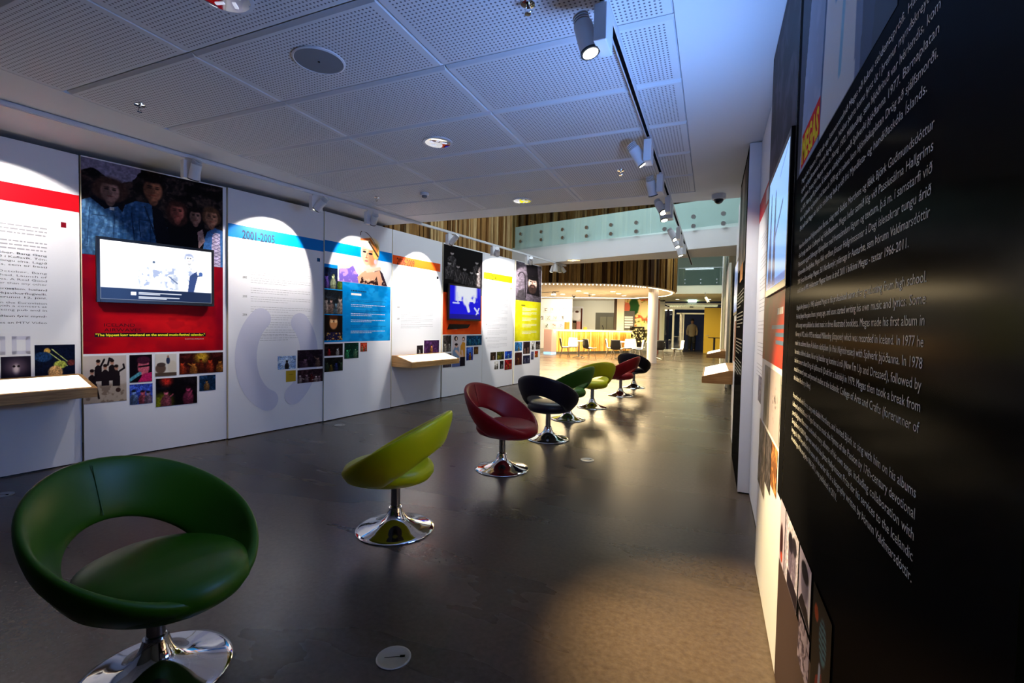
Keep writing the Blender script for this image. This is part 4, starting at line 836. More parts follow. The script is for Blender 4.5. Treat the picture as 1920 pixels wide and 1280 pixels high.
for i, (q_, bg, cols) in enumerate((((919.5, 660.5, 675.5, 930), (36, 26, 20), [(170, 130, 110)]), ((931.5, 659.5, 674.5, 945), (50, 50, 20), [(170, 160, 40), (60, 50, 60)]), ((946.5, 658.5, 672.5, 959.5), (20, 50, 130), [(130, 190, 230)]), ((927, 677.5, 692.5, 934.5), (190, 186, 180), [(90, 80, 70)]), ((937, 676.5, 691.5, 944), (20, 18, 20), [(190, 190, 190)]), ((946, 675, 693.5, 959.5), (110, 12, 20), [(200, 110, 60)]))):
    photo(A6, r6, q_, bg, cols, 120+i, 1+i % 2, (), 20, 22)
R = (0, A7.px(966, 562)[1], A7.len-.02, 2.89); p = Pic(80, 110, (84, 76, 88), .62, 131); p.m(sm(.4, .7, p.noise(5, 3)), (60, 54, 62)); p.poly([(0, 0), (.1, .25), (.3, .3), (.4, 0)], (50, 46, 52)); p.poly([(.38, 1), (.45, .5), (.42, .2), (.95, .15), (.9, .5), (.82, 1)], (18, 15, 20)); p.el(.64, .48, .17, .2, (225, 190, 175)); p.el(.64, .34, .16, .13, (50, 36, 34)); p.el(.64, .40, .06, .014, (130, 90, 84)); p.el(.66, .63, .2, .06, (14, 12, 16)); p.line(.64, .55, .64, .46, .01, (150, 110, 100)); p.el(.57, .54, .04, .015, (30, 20, 20)); p.el(.71, .54, .04, .015, (30, 20, 20))
for i in range(12):
    a, b = i/12*PI, (i+1)/12*PI; p.line(.22+.12*math.cos(a), .62+.12*math.sin(a), .22+.12*math.cos(b), .62+.12*math.sin(b), .012, (26, 22, 28))
p.line(.34, .62, .38, .1, .012, (26, 22, 28)); p.grain(.3); picture('printed_portrait', A7, R, p, r7, label='dark portrait of a bearded man in a tall hat')
R = (0, A7.px(962.5, 640)[1], A7.len-.02, R[1]); p = Pic(50, 60, (196, 190, 20), 1, 133); p.m(sm(.45, .7, p.noise(6, 3)), (214, 208, 50), .7); p.m(sm(.8, 1, p.X), (150, 150, 20), .6); picture('yellow_field', A7, R, p, r7)
greeking('heading_copy', A7, [(A7.px(977, 573)[0], A7.px(977, 573)[0]+.2, A7.px(977, 573)[1], .03)], mat('olive_ink', (0, 0, 0)), r7)
paras(A7, r7, A7.px(979, 600)[0], A7.px(1006, 600)[0], [A7.px(979, y)[1] for y in (577, 585, 596, 608, 621)], textwhite, 3, .03, .011, 18)
for i, (q_, bg, cols) in enumerate((((965.5, 641.5, 658, 979), (40, 90, 140), [(180, 160, 90)]), ((981, 640.5, 663.5, 993.5), (30, 20, 26), [(150, 110, 100)]), ((995.5, 640, 655.5, 1002.5), (180, 176, 176), [(50, 44, 44)]), ((1004.5, 640, 655, 1012.5), (30, 22, 26), [(210, 190, 180)]), ((965.5, 661, 684.5, 978.5), (50, 20, 20), [(150, 90, 50)]), ((980.5, 666.5, 682, 993.5), (20, 22, 44), [(120, 120, 150)]), ((995.5, 659, 674, 1000.5), (60, 60, 90), [(110, 110, 140)]), ((1002.5, 658, 669.5, 1008.5), (150, 40, 30), [(220, 190, 50)]))):
    photo(A7, r7, q_, bg, cols, 140+i, 1+i % 2, (), 20, 22)

# ---- right row
B1, s1 = panel((.277, 2.12), (.277, .594), 'tall black panel of white biography text along the right edge of the picture', m=blackmat, edge=mat('yellowed_edge', rgb(70, 66, 30), .5), top=2.95)
R = (.06, 1.962, 1.10, 2.9); p = Pic(150, 150, (26, 34, 56), 1.1, 201)
p.m(sm(.4, .7, p.noise(3, 2)), (34, 44, 72), .6); p.poly([(.05, 0), (.10, .35), (.22, .8), (.34, 1), (.52, 1), (.48, 0)], (150, 164, 196)); p.poly([(.86, 0), (.84, .5), (.80, 1), (.62, 1), (.66, .4), (.62, 0)], (112, 128, 168)); p.poly([(.86, 0), (.9, .3), (.96, 1), (.78, 1), (.80, .3), (.78, 0)], (44, 56, 92))
p.poly([(.36, 0), (.40, .45), (.44, .8), (.50, 1), (.68, 1), (.72, .6), (.74, 0)], (226, 232, 240)); p.line(.37, 0, .42, .55, .012, (20, 60, 110)); p.line(.60, .95, .54, .35, .022, (60, 140, 190)); p.line(.66, .6, .60, .1, .016, (130, 190, 220)); p.line(.47, 1, .46, .7, .025, (70, 130, 170)); p.poly([(.56, 1), (.60, .82), (.64, 1)], (196, 130, 110)); p.m(sm(.5, .8, p.noise(12, 2))*(p.X < .38)*(p.A[..., 2] > .6), (176, 190, 216), .5)
picture('printed_portrait', B1, R, p, s1, label='photo of a blue jacket and white shirt')
q0 = B1.off(); mk('name_label', [B1.pt(.14, 1.975, q0), B1.pt(.46, 1.985, q0), B1.pt(.45, 2.10, q0), B1.pt(.15, 2.09, q0)], [(0, 1, 2, 3)], mat('label_red', rgb(226, 18, 30), .8), s1)
V_, F_ = text_mesh('MEGAS'); 
text('name_text', B1, [('MEGAS', .155, 1.992, .088, .285)], mat('label_yellow', (.95, .72, .02), .8), s1, bold=.04)
T1 = ['Magnús Þór Jónsson (1945) tók upp listamannsnafnið Megas að loknu stúdentsprófi. Hann lærði', 'á píanó og byrjaði snemma að semja lög og texta. Nokkur þeirra komu fyrst út í þremur myndskreyttum', 'nótnaheftum. Fyrsta plata Megasar kom út í Noregi 1972. Millilending, sem hljóðrituð var hérlendis, kom',
      'út 1975. Hann gerði plötuna Á bleikum náttkjólum með Spilverki þjóðanna 1977. Barnaplatan', 'Nú er ég klæddur og kominn á ról kom út 1978 og ári seinna kom hljómleikaplatan Drög að sjálfsmorði.', 'Eftir það tók Megas sér hlé frá tónlist og lauk prófi frá Myndlista- og handíðaskóla Íslands.']
T2 = ['Hann kom fram með hljómsveitinni Íkarus, söng með Bubba Morthens og fékk Björk Guðmundsdóttur', 'til að syngja með sér á Loftmynd og Höfuðlausnum. Megas hefur samið lög við Passíusálma Hallgríms', 'Péturssonar og gert fjölmargar hljómplötur með frumsömdum lögum og textum, þ.á m. í samstarfi við',
      'hljómsveitina Senuþjófana. Megas fékk verðlaun Jónasar Hallgrímssonar á Degi íslenskrar tungu árið', '2000. Fyrsta hluta ævisögu Megasar, Sól í Norðurmýri: píslarsaga úr Austurbæ, sem Þórunn Valdimarsdóttir', 'skráði, kom út 1993. Heildartextar Megasar komu út árið 2011 í bókinni Megas - textar 1966-2011.']
T3 = ['Magnús Þór Jónsson (b. 1945) adopted Megas as his professional name after graduating from high school.', 'He had played the piano from a young age, and soon started writing his own music and lyrics. Some', 'of his songs were published as sheet music in three illustrated booklets. Megas made his first album in',
      'Norway in 1972, and in 1975 he released Millilending (Stopover) which was recorded in Iceland. In 1977 he', 'made the acclaimed album Á bleikum náttkjólum (In Pink Nightdresses) with Spilverk þjóðanna. In 1978', "he made a children's album, Nú er ég klæddur og kominn á ról (Now I'm Up and Dressed), followed by",
      'the live concert album Drög að sjálfsmorði (Draft for a Suicide) in 1979. Megas then took a break from', 'music for several years, and pursued studies at the Icelandic College of Arts and Crafts (forerunner of', 'the Iceland Academy of Arts).']
T4 = ['He performed with Íkarus, sang with Bubbi Morthens, and invited Björk to sing with him on his albums', 'Loftmynd and Höfuðlausnir. Megas has set to music the Hymns of the Passion by 17th-century devotional', 'poet Hallgrímur Pétursson, and made many albums of his own songs, including collaboration with',
      'Senuþjófarnir. In 2000 Megas was awarded the Jónas Hallgrímsson Prize for his services to the Icelandic', 'language. In 1993 he published the story of his earlier life in a biography written by Þórunn Valdimarsdóttir.', 'An anthology of his song lyrics 1966-2011, was published in 2011.']
def block(T, zs, last, m):
    B1.fix = .0005; text('text_block', B1, [(t, .175, z, .0175, (last if i == len(T)-1 and last else 1.278)-.175) for i, (t, z) in enumerate(zip(T, zs))], m, s1)
tw = mat('panel_text_white', (.95, .93, .88), .5)
block(T1, [1.915-.033*i for i in range(6)], 1.246, tw); block(T2, [1.686-.0308*i for i in range(6)], 1.204, tw)
block(T3, [1.472-.0308*i for i in range(9)], .484, tw); block(T4, [1.163-.0308*i for i in range(6)], .841, tw)
B1.fix = None; B1.lay = 8
quad('brown_field', B1, (0, .02, B1.len-.55, .50), mat('brown_print', rgb(62, 48, 48), .45), s1)
p = Pic(24, 50, (176, 164, 190), .6, 210); p.el(.4, .35, .3, .3, (50, 26, 30)); p.el(.5, .12, .2, .08, (170, 60, 40)); picture('printed_photo', B1, (0.0, .50, .125, .735), p, s1)
p = Pic(60, 50, (190, 184, 206), 1.2, 211); p.rc(0, 0, .14, 1, (150, 144, 170)); p.el(.45, .50, .16, .28, (90, 80, 104)); p.el(.72, .50, .15, .30, (110, 100, 124)); p.el(.45, .72, .18, .14, (30, 24, 36)); p.el(.72, .78, .16, .12, (40, 34, 46)); p.rc(.25, 0, 1, .25, (30, 22, 34)); p.grain(.4); picture('printed_photo', B1, (.14, .50, .415, .735), p, s1)
p = Pic(50, 60, (150, 142, 170), .9, 212); p.el(.5, .55, .3, .3, (90, 84, 108)); p.el(.5, .75, .3, .16, (22, 18, 28)); p.rc(.86, .1, .97, .95, (214, 210, 224)); p.poly([(0, 0), (.3, .3), (.8, .25), (1, 0)], (26, 20, 30)); picture('printed_photo', B1, (.435, .56, .62, .735), p, s1)
p = Pic(40, 40, (140, 128, 150), 1, 213); p.m(sm(.5, .6, p.noise(8)), (60, 50, 66)); picture('printed_photo', B1, (.46, .40, .63, .545), p, s1)
p = Pic(60, 90, (9, 7, 9), .5, 214); p.el(.22, .86, .12, .05, (214, 84, 40)); p.el(.6, .78, .2, .13, (90, 150, 150))
for i in range(6): p.line(.42, .7+i*.035, .8, .72+i*.035, .006, (10, 10, 14))
p.poly([(.05, 0), (.3, .5), (.6, .6), (.9, .4), (.95, 0)], (150, 40, 30)); p.line(.5, .6, .4, .1, .03, (210, 220, 220)); p.poly([(.5, 0), (.6, .3), (.9, .25), (.95, 0)], (60, 130, 150)); picture('printed_photo', B1, (.655, .30, .86, .73), p, s1, label='print of a masked figure in colourful clothes')
B2, s2 = panel((.279, 3.105), (.277, 2.125), 'panel with dark group photo, red field and grey prints, holding the near right television', top=2.95)
B2.lay = 0
p = Pic(70, 90, (34, 28, 34), .8, 220); p.m(sm(.45, .65, p.noise(14, 3)), (66, 56, 66)); p.m(sm(.5, .4, p.noise(5, 2)), (14, 11, 15), .85); picture('printed_photo', B2, (.0, 2.0, B2.len, 2.94), p, s2, label='dark rocky group photo')
p = Pic(60, 60, (168, 50, 36), 1, 221); p.m(1-sm(.15, .6, p.X), (110, 70, 50), .85); p.m(sm(.5, .7, p.noise(8, 2)), (190, 36, 36), .5); picture('red_field', B2, (.0, 1.235, B2.len-.12, 2.0), p, s2)
quad('dark_margin', B2, (B2.len-.125, .72, B2.len, 2.0), blackmat, s2)
greeking('heading_copy', B2, [(.62, .82, 1.47, .03)], textwhite, s2)
for i, (a, z) in enumerate(((.42, 1.405), (.58, 1.37), (.6, 1.335))): quad('blue_caption', B2, (a, z, .86, z+.018), mat('caption_blue', rgb(50, 90, 130), .5), s2)
p = Pic(24, 50, (120, 112, 108), .5, 222); p.el(.5, .5, .3, .42, (70, 64, 62)); picture('printed_photo', B2, (.17, .90, .42, 1.21), p, s2)
p = Pic(50, 60, (160, 150, 158), 1, 223); p.m(sm(.55, .65, p.noise(12))*(1-sm(.15, .3, np.hypot(p.X-.55, (p.Y-.5)))), (60, 54, 60)); picture('printed_photo', B2, (.44, .90, .84, 1.21), p, s2)
for i, (a, b, z0_, c) in enumerate(((.0, .36, .52, (70, 62, 60)), (.38, .60, .62, (50, 46, 50)), (.62, .82, .68, (110, 70, 40)))): p = Pic(24, 30, c, 1, 225+i); p.m(sm(.5, .6, p.noise(8)), tuple(min(255, v*2.2) for v in c), .8); picture('printed_photo', B2, (a, z0_, b, .885), p, s2)
p = Pic(120, 90, (140, 184, 240), 1.6, 230); p.m(sm(.0, 1, 1-p.Y), (96, 150, 236), .7); p.poly([(.08, 0), (.12, .5), (.16, .85), (.20, .86), (.22, .5), (.26, .3), (.30, 0)], (30, 52, 104)); p.poly([(.34, 0), (.36, .5), (.40, .8), (.44, .82), (.46, .45), (.52, 0)], (30, 48, 96)); p.line(.42, .4, .78, .62, .02, (40, 60, 110)); p.line(.6, .86, .95, .98, .008, (90, 120, 180)); p.rc(0, 0, 1, .06, (40, 70, 140), .6)
TV3, s = tv(B2, .175, 1.0-.045, 1.575, 2.20, 'black television with a pale blue picture on the near right wall', p, screenm, dep=.012, off=.002)
s.data.materials.clear(); s.data.materials.append(vcol('screen_picture_sky', .2, 1.25))
tvl = bpy.data.lights.new('screen_light', 'AREA'); tvl.shape = 'RECTANGLE'; tvl.size = .75; tvl.size_y = .55; tvl.energy = 42; tvl.color = (.20, .42, 1)
tl = bpy.data.objects.new('screen_light', tvl); COL.objects.link(tl); tl.location = B2.pt(.56, 1.9, .08); tl.rotation_euler = Vector((-1, -.0, .35)).to_track_quat('-Z', 'Y').to_euler()
B3, s3 = panel((.336, 4.43), (.33, 3.12), 'white text panel with a red band seen edge-on between the near and far right boards', top=2.95)
quad('colour_band', B3, (0, 2.27, B3.len, 2.43), red, s3); greeking('heading_copy', B3, [(.55, 1.0, 2.30, .10)], textwhite, s3)
paras(B3, s3, .3, 1.15, [2.1-.16*i for i in range(7)], inkgrey, 4, .028, .006, 22)
photo(B3, s3, (1423, 702, 752, 1429), (80, 76, 90), [(150, 140, 150)], 240, 1)
B4, s4 = panel((.245, 5.71), (.245, 4.44), 'dark panel of faint text with an orange label, next in line beyond the white edge', th=.10, m=blackmat, edge=boardm, top=2.95)
R = (.0, 2.0, 1.15, 2.9); p = Pic(40, 40, (40, 32, 28), 1, 250); p.m(sm(.5, .7, p.noise(4)), (130, 116, 100), .8); p.rc(.35, 0, .6, 1, (190, 180, 170), .7); picture('printed_portrait', B4, R, p, s4)
quad('orange_label', B4, (.45, 1.86, .9, 2.02), mat('label_orange', rgb(226, 130, 20), .5), s4); paras(B4, s4, .15, 1.15, [1.75, 1.55, 1.3, 1.1], mat('dim_white_text', (.22, .21, .18), .5), 5, .033, .014, 24)
B5, s5 = panel((.27, 6.70), (.27, 5.73), 'pale panel beyond the dark panel, carrying the second right television', m=boardm, top=2.95)
quad('red_field', B5, (0, 1.0, .9, 1.5), mat('brownish_red_print', rgb(120, 50, 36), .5), s5)
p = Pic(30, 30, (70, 110, 180), 1, 252); p.m(sm(.4, .6, p.noise(4)), (150, 180, 230)); tv(B5, .05, .90, 1.57, 2.20, 'thin black television seen edge-on beyond the dark panel on the right', p, screenblue, dep=.02, off=.002)
B6, s6 = panel((.33, 8.44), (.33, 6.72), 'white panel behind the near right wooden desk', top=2.95)
quad('colour_band', B6, (0, 2.27, B6.len, 2.43), mat('green_print', rgb(60, 120, 60), .5), s6); paras(B6, s6, .2, 1.5, [2.1-.16*i for i in range(6)], inkgrey, 4, .028, .006, 26)
B7, s7 = panel((.33, 14.2), (.33, 12.2), 'white panel farthest along the right wall, holding the distant wooden desk', top=2.95)
paras(B7, s7, .3, 1.6, [2.1-.16*i for i in range(6)], inkgrey, 4, .028, .006, 28)
B8, s8 = panel((.33, 21.0), (.33, 19.4), 'narrow cream panel near the yellow wall at the far right', top=4.4)

# ---- wooden display desks with a lit page
def desk(pan, u0, u1, label, page, zb=.68, zf=.765, zk=.86, prot=.43, glow=2.2):
    r = empty('display_desk', pan.pt((u0+u1)/2, zb, .002), 0, label, 'desk')
    e = .0; V = []
    for u in (u0, u1): V += [pan.pt(u, zb, e), pan.pt(u, zb, prot), pan.pt(u, zf, prot), pan.pt(u, zk, .09), pan.pt(u, zk, e)]
    o = mk('body', V, [(4, 3, 2, 1, 0), (5, 6, 7, 8, 9), (0, 1, 6, 5), (1, 2, 7, 6), (2, 3, 8, 7), (3, 4, 9, 8), (4, 0, 5, 9)], oak, r)
    b = o.modifiers.new('bevel', 'BEVEL'); b.width = .003; b.segments = 2
    m_ = .035; f = lambda t: (.09+(prot-.09)*t, zk+(zf-zk)*t)
    (a, za), (c, zc) = f(.06), f(.93); P0, P1, P2, P3 = [np.array(v) for v in (pan.pt(u0+m_, zc+.002, c), pan.pt(u1-m_, zc+.002, c), pan.pt(u1-m_, za+.002, a), pan.pt(u0+m_, za+.002, a))]
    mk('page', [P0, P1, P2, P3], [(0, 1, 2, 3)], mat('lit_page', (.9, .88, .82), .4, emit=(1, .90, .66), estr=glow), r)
    n_ = np.cross(P1-P0, P3-P0); n_ /= np.linalg.norm(n_); rows_ = []; V = []; F = []
    rs = random.Random(int(u1*100)); 
    for j in range(7):
        t = .82-.1*j; u = .06
        while u < .6:
            w_ = rs.uniform(.02, .06); q = [P0+(P1-P0)*x+(P3-P0)*y+n_*.001 for x, y in ((u, t), (u+w_, t), (u+w_, t+.025), (u, t+.025))]; k = len(V); V += q; F.append((k, k+1, k+2, k+3)); u += w_+.012
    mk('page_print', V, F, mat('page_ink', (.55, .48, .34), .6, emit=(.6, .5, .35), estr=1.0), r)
    return r
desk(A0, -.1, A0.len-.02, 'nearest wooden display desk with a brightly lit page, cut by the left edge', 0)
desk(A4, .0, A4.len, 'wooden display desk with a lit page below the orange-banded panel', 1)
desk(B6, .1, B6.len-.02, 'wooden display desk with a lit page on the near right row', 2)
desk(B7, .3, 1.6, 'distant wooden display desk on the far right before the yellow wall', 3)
# ================================================================== tracks and spotlights
def track(P, Q, z, label, black=True):
    p = Panel(P, Q); r = empty('lighting_track', (*P, z), 0, label, 'lighting track')
    q = MB()
    for a, b, c, d in ((-.018, -.012, z-.035, z), (.012, .018, z-.035, z), (-.018, .018, z-.004, z)): obox(q, p, 0, p.len, c, d, b, a)
    q.build('rail', whiteplastic, r); obox(MB(), p, 0, p.len, z-.030, z-.008, .0115, -.0115).build('conductor_slot', blackmat if black else whiteplastic, r)
    return p
TL = track((-4.97, .4), (-3.50, 11.75), 2.955, 'white ceiling lighting track above the left row of panels', False)
TR = track((-.53, -1), (-.49, 12.2), 2.955, 'white lighting track with a black slot running down the right of the ceiling')
lens_m = mat('lamp_lens', (1, 1, 1), .3, emit=(1, .93, .72), estr=14); ringm = mat('lamp_ring', (.03, .03, .03), .3)
def spot(tr, u, target, label, side=1, power=0, size=62, blend=.35, col=(1, .93, .82), group=None, drop=.16, lit=True, box_=True):
    B = np.array(tr.pt(u, 2.915)); r = empty('track_spotlight', tuple(B), 0, label, 'spotlight', group)
    q = MB(); d = tr.d; ang = math.atan2(d[1], d[0]); q.box((B[0], B[1], 2.905), (.09, .022, .03), ang); q.build('track_adapter', whiteplastic, r)
    q = MB(); q.box((B[0], B[1], 2.895-.085), (.15, .06, .17), ang); q.build('driver_box', whiteplastic, r, bev=.004)
    n = tr.n*side; piv = np.array([B[0]+n[0]*.085, B[1]+n[1]*.085, 2.80]); T = np.array(target, float); a = T-piv; a /= np.linalg.norm(a)
    q = MB(); q.tube((B[0]+n[0]*.03, B[1]+n[1]*.03, 2.82), tuple(piv), .014, 12); q.build('pivot_arm', whiteplastic, r, True)
    back = piv-a*.06; front = piv+a*.085
    q = MB(); q.tube(back, front, .046, 28); hd = q.build('lamp_head', whiteplastic, r, True)
    q = MB()
    for k in range(4): q.tube(back-a*(.004+.012*k), back-a*(.009+.012*k), .040, 20)
    q.tube(back, back-a*.045, .014, 10); q.build('cooling_fins', whiteplastic, hd, True)
    f2 = front+a*.006; MB().tube(front-a*.004, f2, .048, 28).build('lens_ring', ringm, hd, True)
    MB().tube(f2, f2+a*.0015, .037, 24).build('lens', lens_m, hd, True)
    if power:
        l = bpy.data.lights.new('spot_beam', 'SPOT'); l.energy = power; l.color = col; l.spot_size = math.radians(size); l.spot_blend = blend; l.shadow_soft_size = .03
        o = bpy.data.objects.new('spot_beam', l); COL.objects.link(o); P = f2+a*.012; o.location = P; o.rotation_euler = Vector(a).to_track_quat('-Z', 'Y').to_euler()
    return r
def on(pan, x, y): u, z = pan.px(x, y); return pan.pt(u, z)
lt = [(-75, on(A0, 5, 450), 'at the near end of the left track, above the red-banded panel', 130), (358, on(A1, 300, 640), 'on the left track above the photo of five men', 16), (592, on(A2, 505, 485), 'on the left track above the 2001-2005 panel', 110), (693, on(A3, 672, 510), 'on the left track above the blonde woman', 75),
      (843, on(A4, 785, 530), 'on the left track in front of the timber wall, above the 2006-2009 panel', 125), (926, on(A6, 935, 555), 'on the left track above the 2010-2014 panel', 125), (990, on(A7, 990, 560), 'on the left track above the bearded man', 110)]
for x, T, lab, pw in lt: spot(TL, TL.px(x, 450 if x > 200 else 180)[0], T, 'white spotlight '+lab, 1, pw*3.4, 76 if x != 358 else 52, .2)
u_ = TL.px(1045, 500)[0]; spot(TL, u_-.1, (-4.3, 11.2, 1.2), 'white spotlight at the far end of the left track, nearer one of a pair', -1, 0); spot(TL, u_+.15, (-2.3, 12.6, 1.0), 'white spotlight at the far end of the left track, farther one of a pair', 1, 25, 60)
ru = lambda x, y: TR.px(x, y)[0]
rt = [(1131, 75, (.22, 2.2, .0), 'nearest on the right track, largest in view', 1350, 42), (1216, 282, (.30, 4.35, 1.4), 'second along the right track', 150, 75), (1238, 352, (-.1, 6.2, .2), 'third along the right track, left lens of a close pair', 40, 50), (1253, 374, (.24, 5.0, 1.2), 'fourth along the right track, right lens of a close pair', 60, 50),
      (1257, 405, (.0, 5.5, .0), 'fifth along the right track, just before the glass balustrade', 40, 60), (1272, 440, (.3, 7.0, 1.2), 'sixth along the right track, below the teal glass', 60, 55), (1277, 462, (.3, 7.6, .9), 'seventh along the right track, over the white bridge front', 60, 55), (1283, 480, (.1, 9.0, .2), 'eighth and smallest on the right track, before the far balcony', 45, 60)]
for x, y, T, lab, pw, sz in rt: spot(TR, ru(x, y), T, 'white spotlight, '+lab, -1, pw, sz, .9, (1, .74, .36) if pw in (1350, 40, 45) else (1, .92, .8))

# ================================================================== ceiling fittings
TE = Panel((-1.15, 25.6), (-.75, 25.6))

P = at_z(598, 113, CZ); r = empty('ceiling_speaker', tuple(P), 0, 'round grey loudspeaker grille in the perforated ceiling', 'loudspeaker')
MB().lathe([(.150, 0), (.150, -.006), (.140, -.010), (.136, -.006)], (0, 0, 0), 48).build('rim', whiteplastic, r, True, world=False)
MB().lathe([(.137, -.002), (.137, -.007), (.001, -.009)], (0, 0, 0), 48).build('grille', mat('grille_grey', rgb(120, 124, 134), .7), r, True, world=False)
MB().lathe([(.007, -.008), (.007, -.011), (.001, -.011)], (0, 0, 0), 12).build('badge', blackmat, r, True, world=False)
for x, y, rad, lab in ((821, 266, .125, 'recessed chrome downlight in the middle of the perforated ceiling'), (979, 375.5, .125, 'recessed chrome downlight near the far edge of the perforated ceiling'), (420, -9, .13, 'recessed chrome downlight cut by the top edge of the picture'), (1076, 487.5, .17, 'recessed downlight under the white bridge')):
    P = at_z(x, y, CZ); r = downlight(tuple(P), rad, lab, None)
    MB().lathe([(rad*.86, -.0105), (rad*.80, -.0112), (rad*.60, -.0125), (rad*.2, -.0135), (.001, -.0135)], (0, 0, 0), 32).build('reflector', chrome, r, True, world=False)
    q = MB()
    for k in range(5): a = k/5*2*PI+.3; q.box((rad*.45*math.cos(a), rad*.45*math.sin(a), -.0145), (rad*.34, rad*.12, .003), a+.6)
    q.build('lamp_tubes', mat('dim_glow', (1, 1, 1), .3, emit=(.85, .85, 1), estr=.55), r, world=False)
for x, y, lab in ((262, 200, 'chrome sprinkler above the left panels, nearest of the three on the left'), (706, 374, 'small sprinkler beside the left track near the blonde woman'), (990, 10, 'chrome sprinkler at the top edge of the picture'), (1164, 323, 'small sprinkler left of the right lighting track')):
    P = at_z(x, y-4, CZ); r = empty('sprinkler', tuple(P), 0, lab, 'sprinkler')
    MB().lathe([(.036, 0), (.034, -.006), (.014, -.009)], (0, 0, 0), 24).build('rosette', chrome, r, True, world=False)
    q = MB(); q.tube((0, 0, -.006), (0, 0, -.022), .009, 12).tube((-.010, 0, -.02), (-.014, 0, -.04), .003, 8).tube((.010, 0, -.02), (.014, 0, -.04), .003, 8).tube((-.014, 0, -.04), (0, 0, -.05), .003, 8).tube((.014, 0, -.04), (0, 0, -.05), .003, 8); q.build('frame', chrome, r, True, world=False)
    MB().lathe([(.016, -.050), (.016, -.052), (.001, -.053)], (0, 0, 0), 16).build('deflector', chrome, r, True, world=False)
P = at_z(796, 362, CZ); r = empty('smoke_detector', tuple(P), 0, 'white smoke detector on the ceiling behind the middle downlight', 'smoke detector')
MB().lathe([(.052, 0), (.052, -.022), (.046, -.03), (.001, -.03)], (0, 0, 0), 32).build('base', whiteplastic, r, True, world=False); MB().lathe([(.034, -.03), (.03, -.052), (.016, -.058), (.001, -.058)], (0, 0, 0), 24).build('chamber', mat('grey_plastic', rgb(120, 120, 128), .5), r, True, world=False)
P = at_z(1348, 365, CZ); r = empty('dome_camera', tuple(P), 0, 'white dome camera with a dark bulb under the ceiling by the right wall', 'camera')
MB().lathe([(.078, 0), (.078, -.045), (.07, -.055), (.001, -.055)], (0, 0, 0), 36).build('housing', whiteplastic, r, True, world=False)
MB().lathe([(.052, -.055)]+[(.052*math.cos(a), -.055-.052*math.sin(a)) for a in (.2, .5, .8, 1.1, 1.4)]+[(.001, -.107)], (0, 0, 0), 32).build('dome', blackpl, r, True, world=False)
for x, y, lab in ((1076, 553, 'small dark dome camera under the warm cafe soffit, left of the column'), (1106, 550.5, 'small grey sensor under the warm cafe soffit beside the left trio of downlights')):
    P = at_z(x, y, 2.9); r = empty('dome_camera' if x < 1100 else 'ceiling_sensor', tuple(P), 0, lab, 'camera' if x < 1100 else 'sensor')
    MB().lathe([(.10, 0), (.10, -.04), (.08, -.06), (.001, -.06)], (0, 0, 0), 24).build('housing', whiteplastic, r, True, world=False); MB().lathe([(.075, -.055), (.06, -.11), (.03, -.13), (.001, -.13)], (0, 0, 0), 20).build('dome', blackpl if x < 1100 else greymetal, r, True, world=False)
CA, CB = at_z(1006, 549, 2.88), at_z(1048, 546.5, 2.88)
TC = track(CA[:2], CB[:2], 2.898, 'thin lighting track under the warm cafe soffit, beside the end panel')

# ================================================================== floor sockets
for x, y, lab in ((738, 1233, 'round metal floor socket in the near foreground'), (1101, 862, 'round metal floor socket to the right of the red chair'), (637, 797, 'round metal floor socket near the foot of the blue-banded panels'), (3, 928, 'round metal floor socket at the left edge under the desk')):
    P = at_z(x, y, 0); r = empty('floor_socket', tuple(P), 0, lab, 'floor socket')
    MB().lathe([(.072, .0), (.072, .003), (.066, .005), (.062, .004), (.001, .004)], (0, 0, 0), 40).build('ring', greymetal, r, True, world=False)
    q = MB(); q.box((0, 0, .0048), (.075, .001, .0012), .5).box((.03, .02, .0048), (.02, .012, .0014), .5); q.build('lid_slot', blackmat, r, world=False)

# ================================================================== ring chairs
def leather(name, c):
    m = mat(name, c, .42, spec=.4); co = coords(m, (1, 1, 1)); bump(m, noise(m, 220, 3, co), .06, .002); return m
def rim(t):   # outer rim of the shell, front towards -y
    return np.array([.372*math.sin(t), .018-.345*math.cos(t), .622-.192*math.cos(t)-.034*max(0, math.cos(t))**3])
def foot(t): return np.array([.205*math.sin(t), -.02-.215*math.cos(t), .352])
def shell_pt(t, v):
    a, c = foot(t), rim(t); k = c.copy(); back = (1-math.cos(t))/2
    k[:2] = a[:2]+(c[:2]-a[:2])*(.80-.28*back); k[2] = a[2]+(c[2]-a[2])*(.22+.10*back)
    return a*(1-v)**2+2*k*v*(1-v)+c*v*v
def ring_shell(parent, m):
    NT, NS = 96, 22; V = []; F = []
    for i in range(NT):
        t = 2*PI*i/NT; dt = abs(t-PI); hw = math.radians(84); vh = .0
        if dt < hw: vh = .56*(1-(dt/hw)**2)**.62
        v0 = vh; P = []
        T = .030
        for s_ in range(NS):
            a = 2*PI*s_/NS; cs, sn_ = math.cos(a), math.sin(a); ex = .45
            x = math.copysign(abs(cs)**ex, cs); y = math.copysign(abs(sn_)**.8, sn_)
            v = v0+(1-v0)*(x+1)/2; p = shell_pt(t, v); e = .01
            d1 = shell_pt(t, min(1, v+e))-shell_pt(t, max(0, v-e)); d2 = shell_pt(t+.02, v)-shell_pt(t-.02, v); n = np.cross(d2, d1); n /= (np.linalg.norm(n)+1e-9)
            th = T*(1-.25*abs(2*(v-v0)/(1-v0+1e-6)-1)); V.append(p-n*y*th)
    for i in range(NT):
        for s_ in range(NS):
            F.append((i*NS+s_, ((i+1) % NT)*NS+s_, ((i+1) % NT)*NS+(s_+1) % NS, i*NS+(s_+1) % NS))
    o = mk('shell', V, F, m, parent, True, world=False); return o
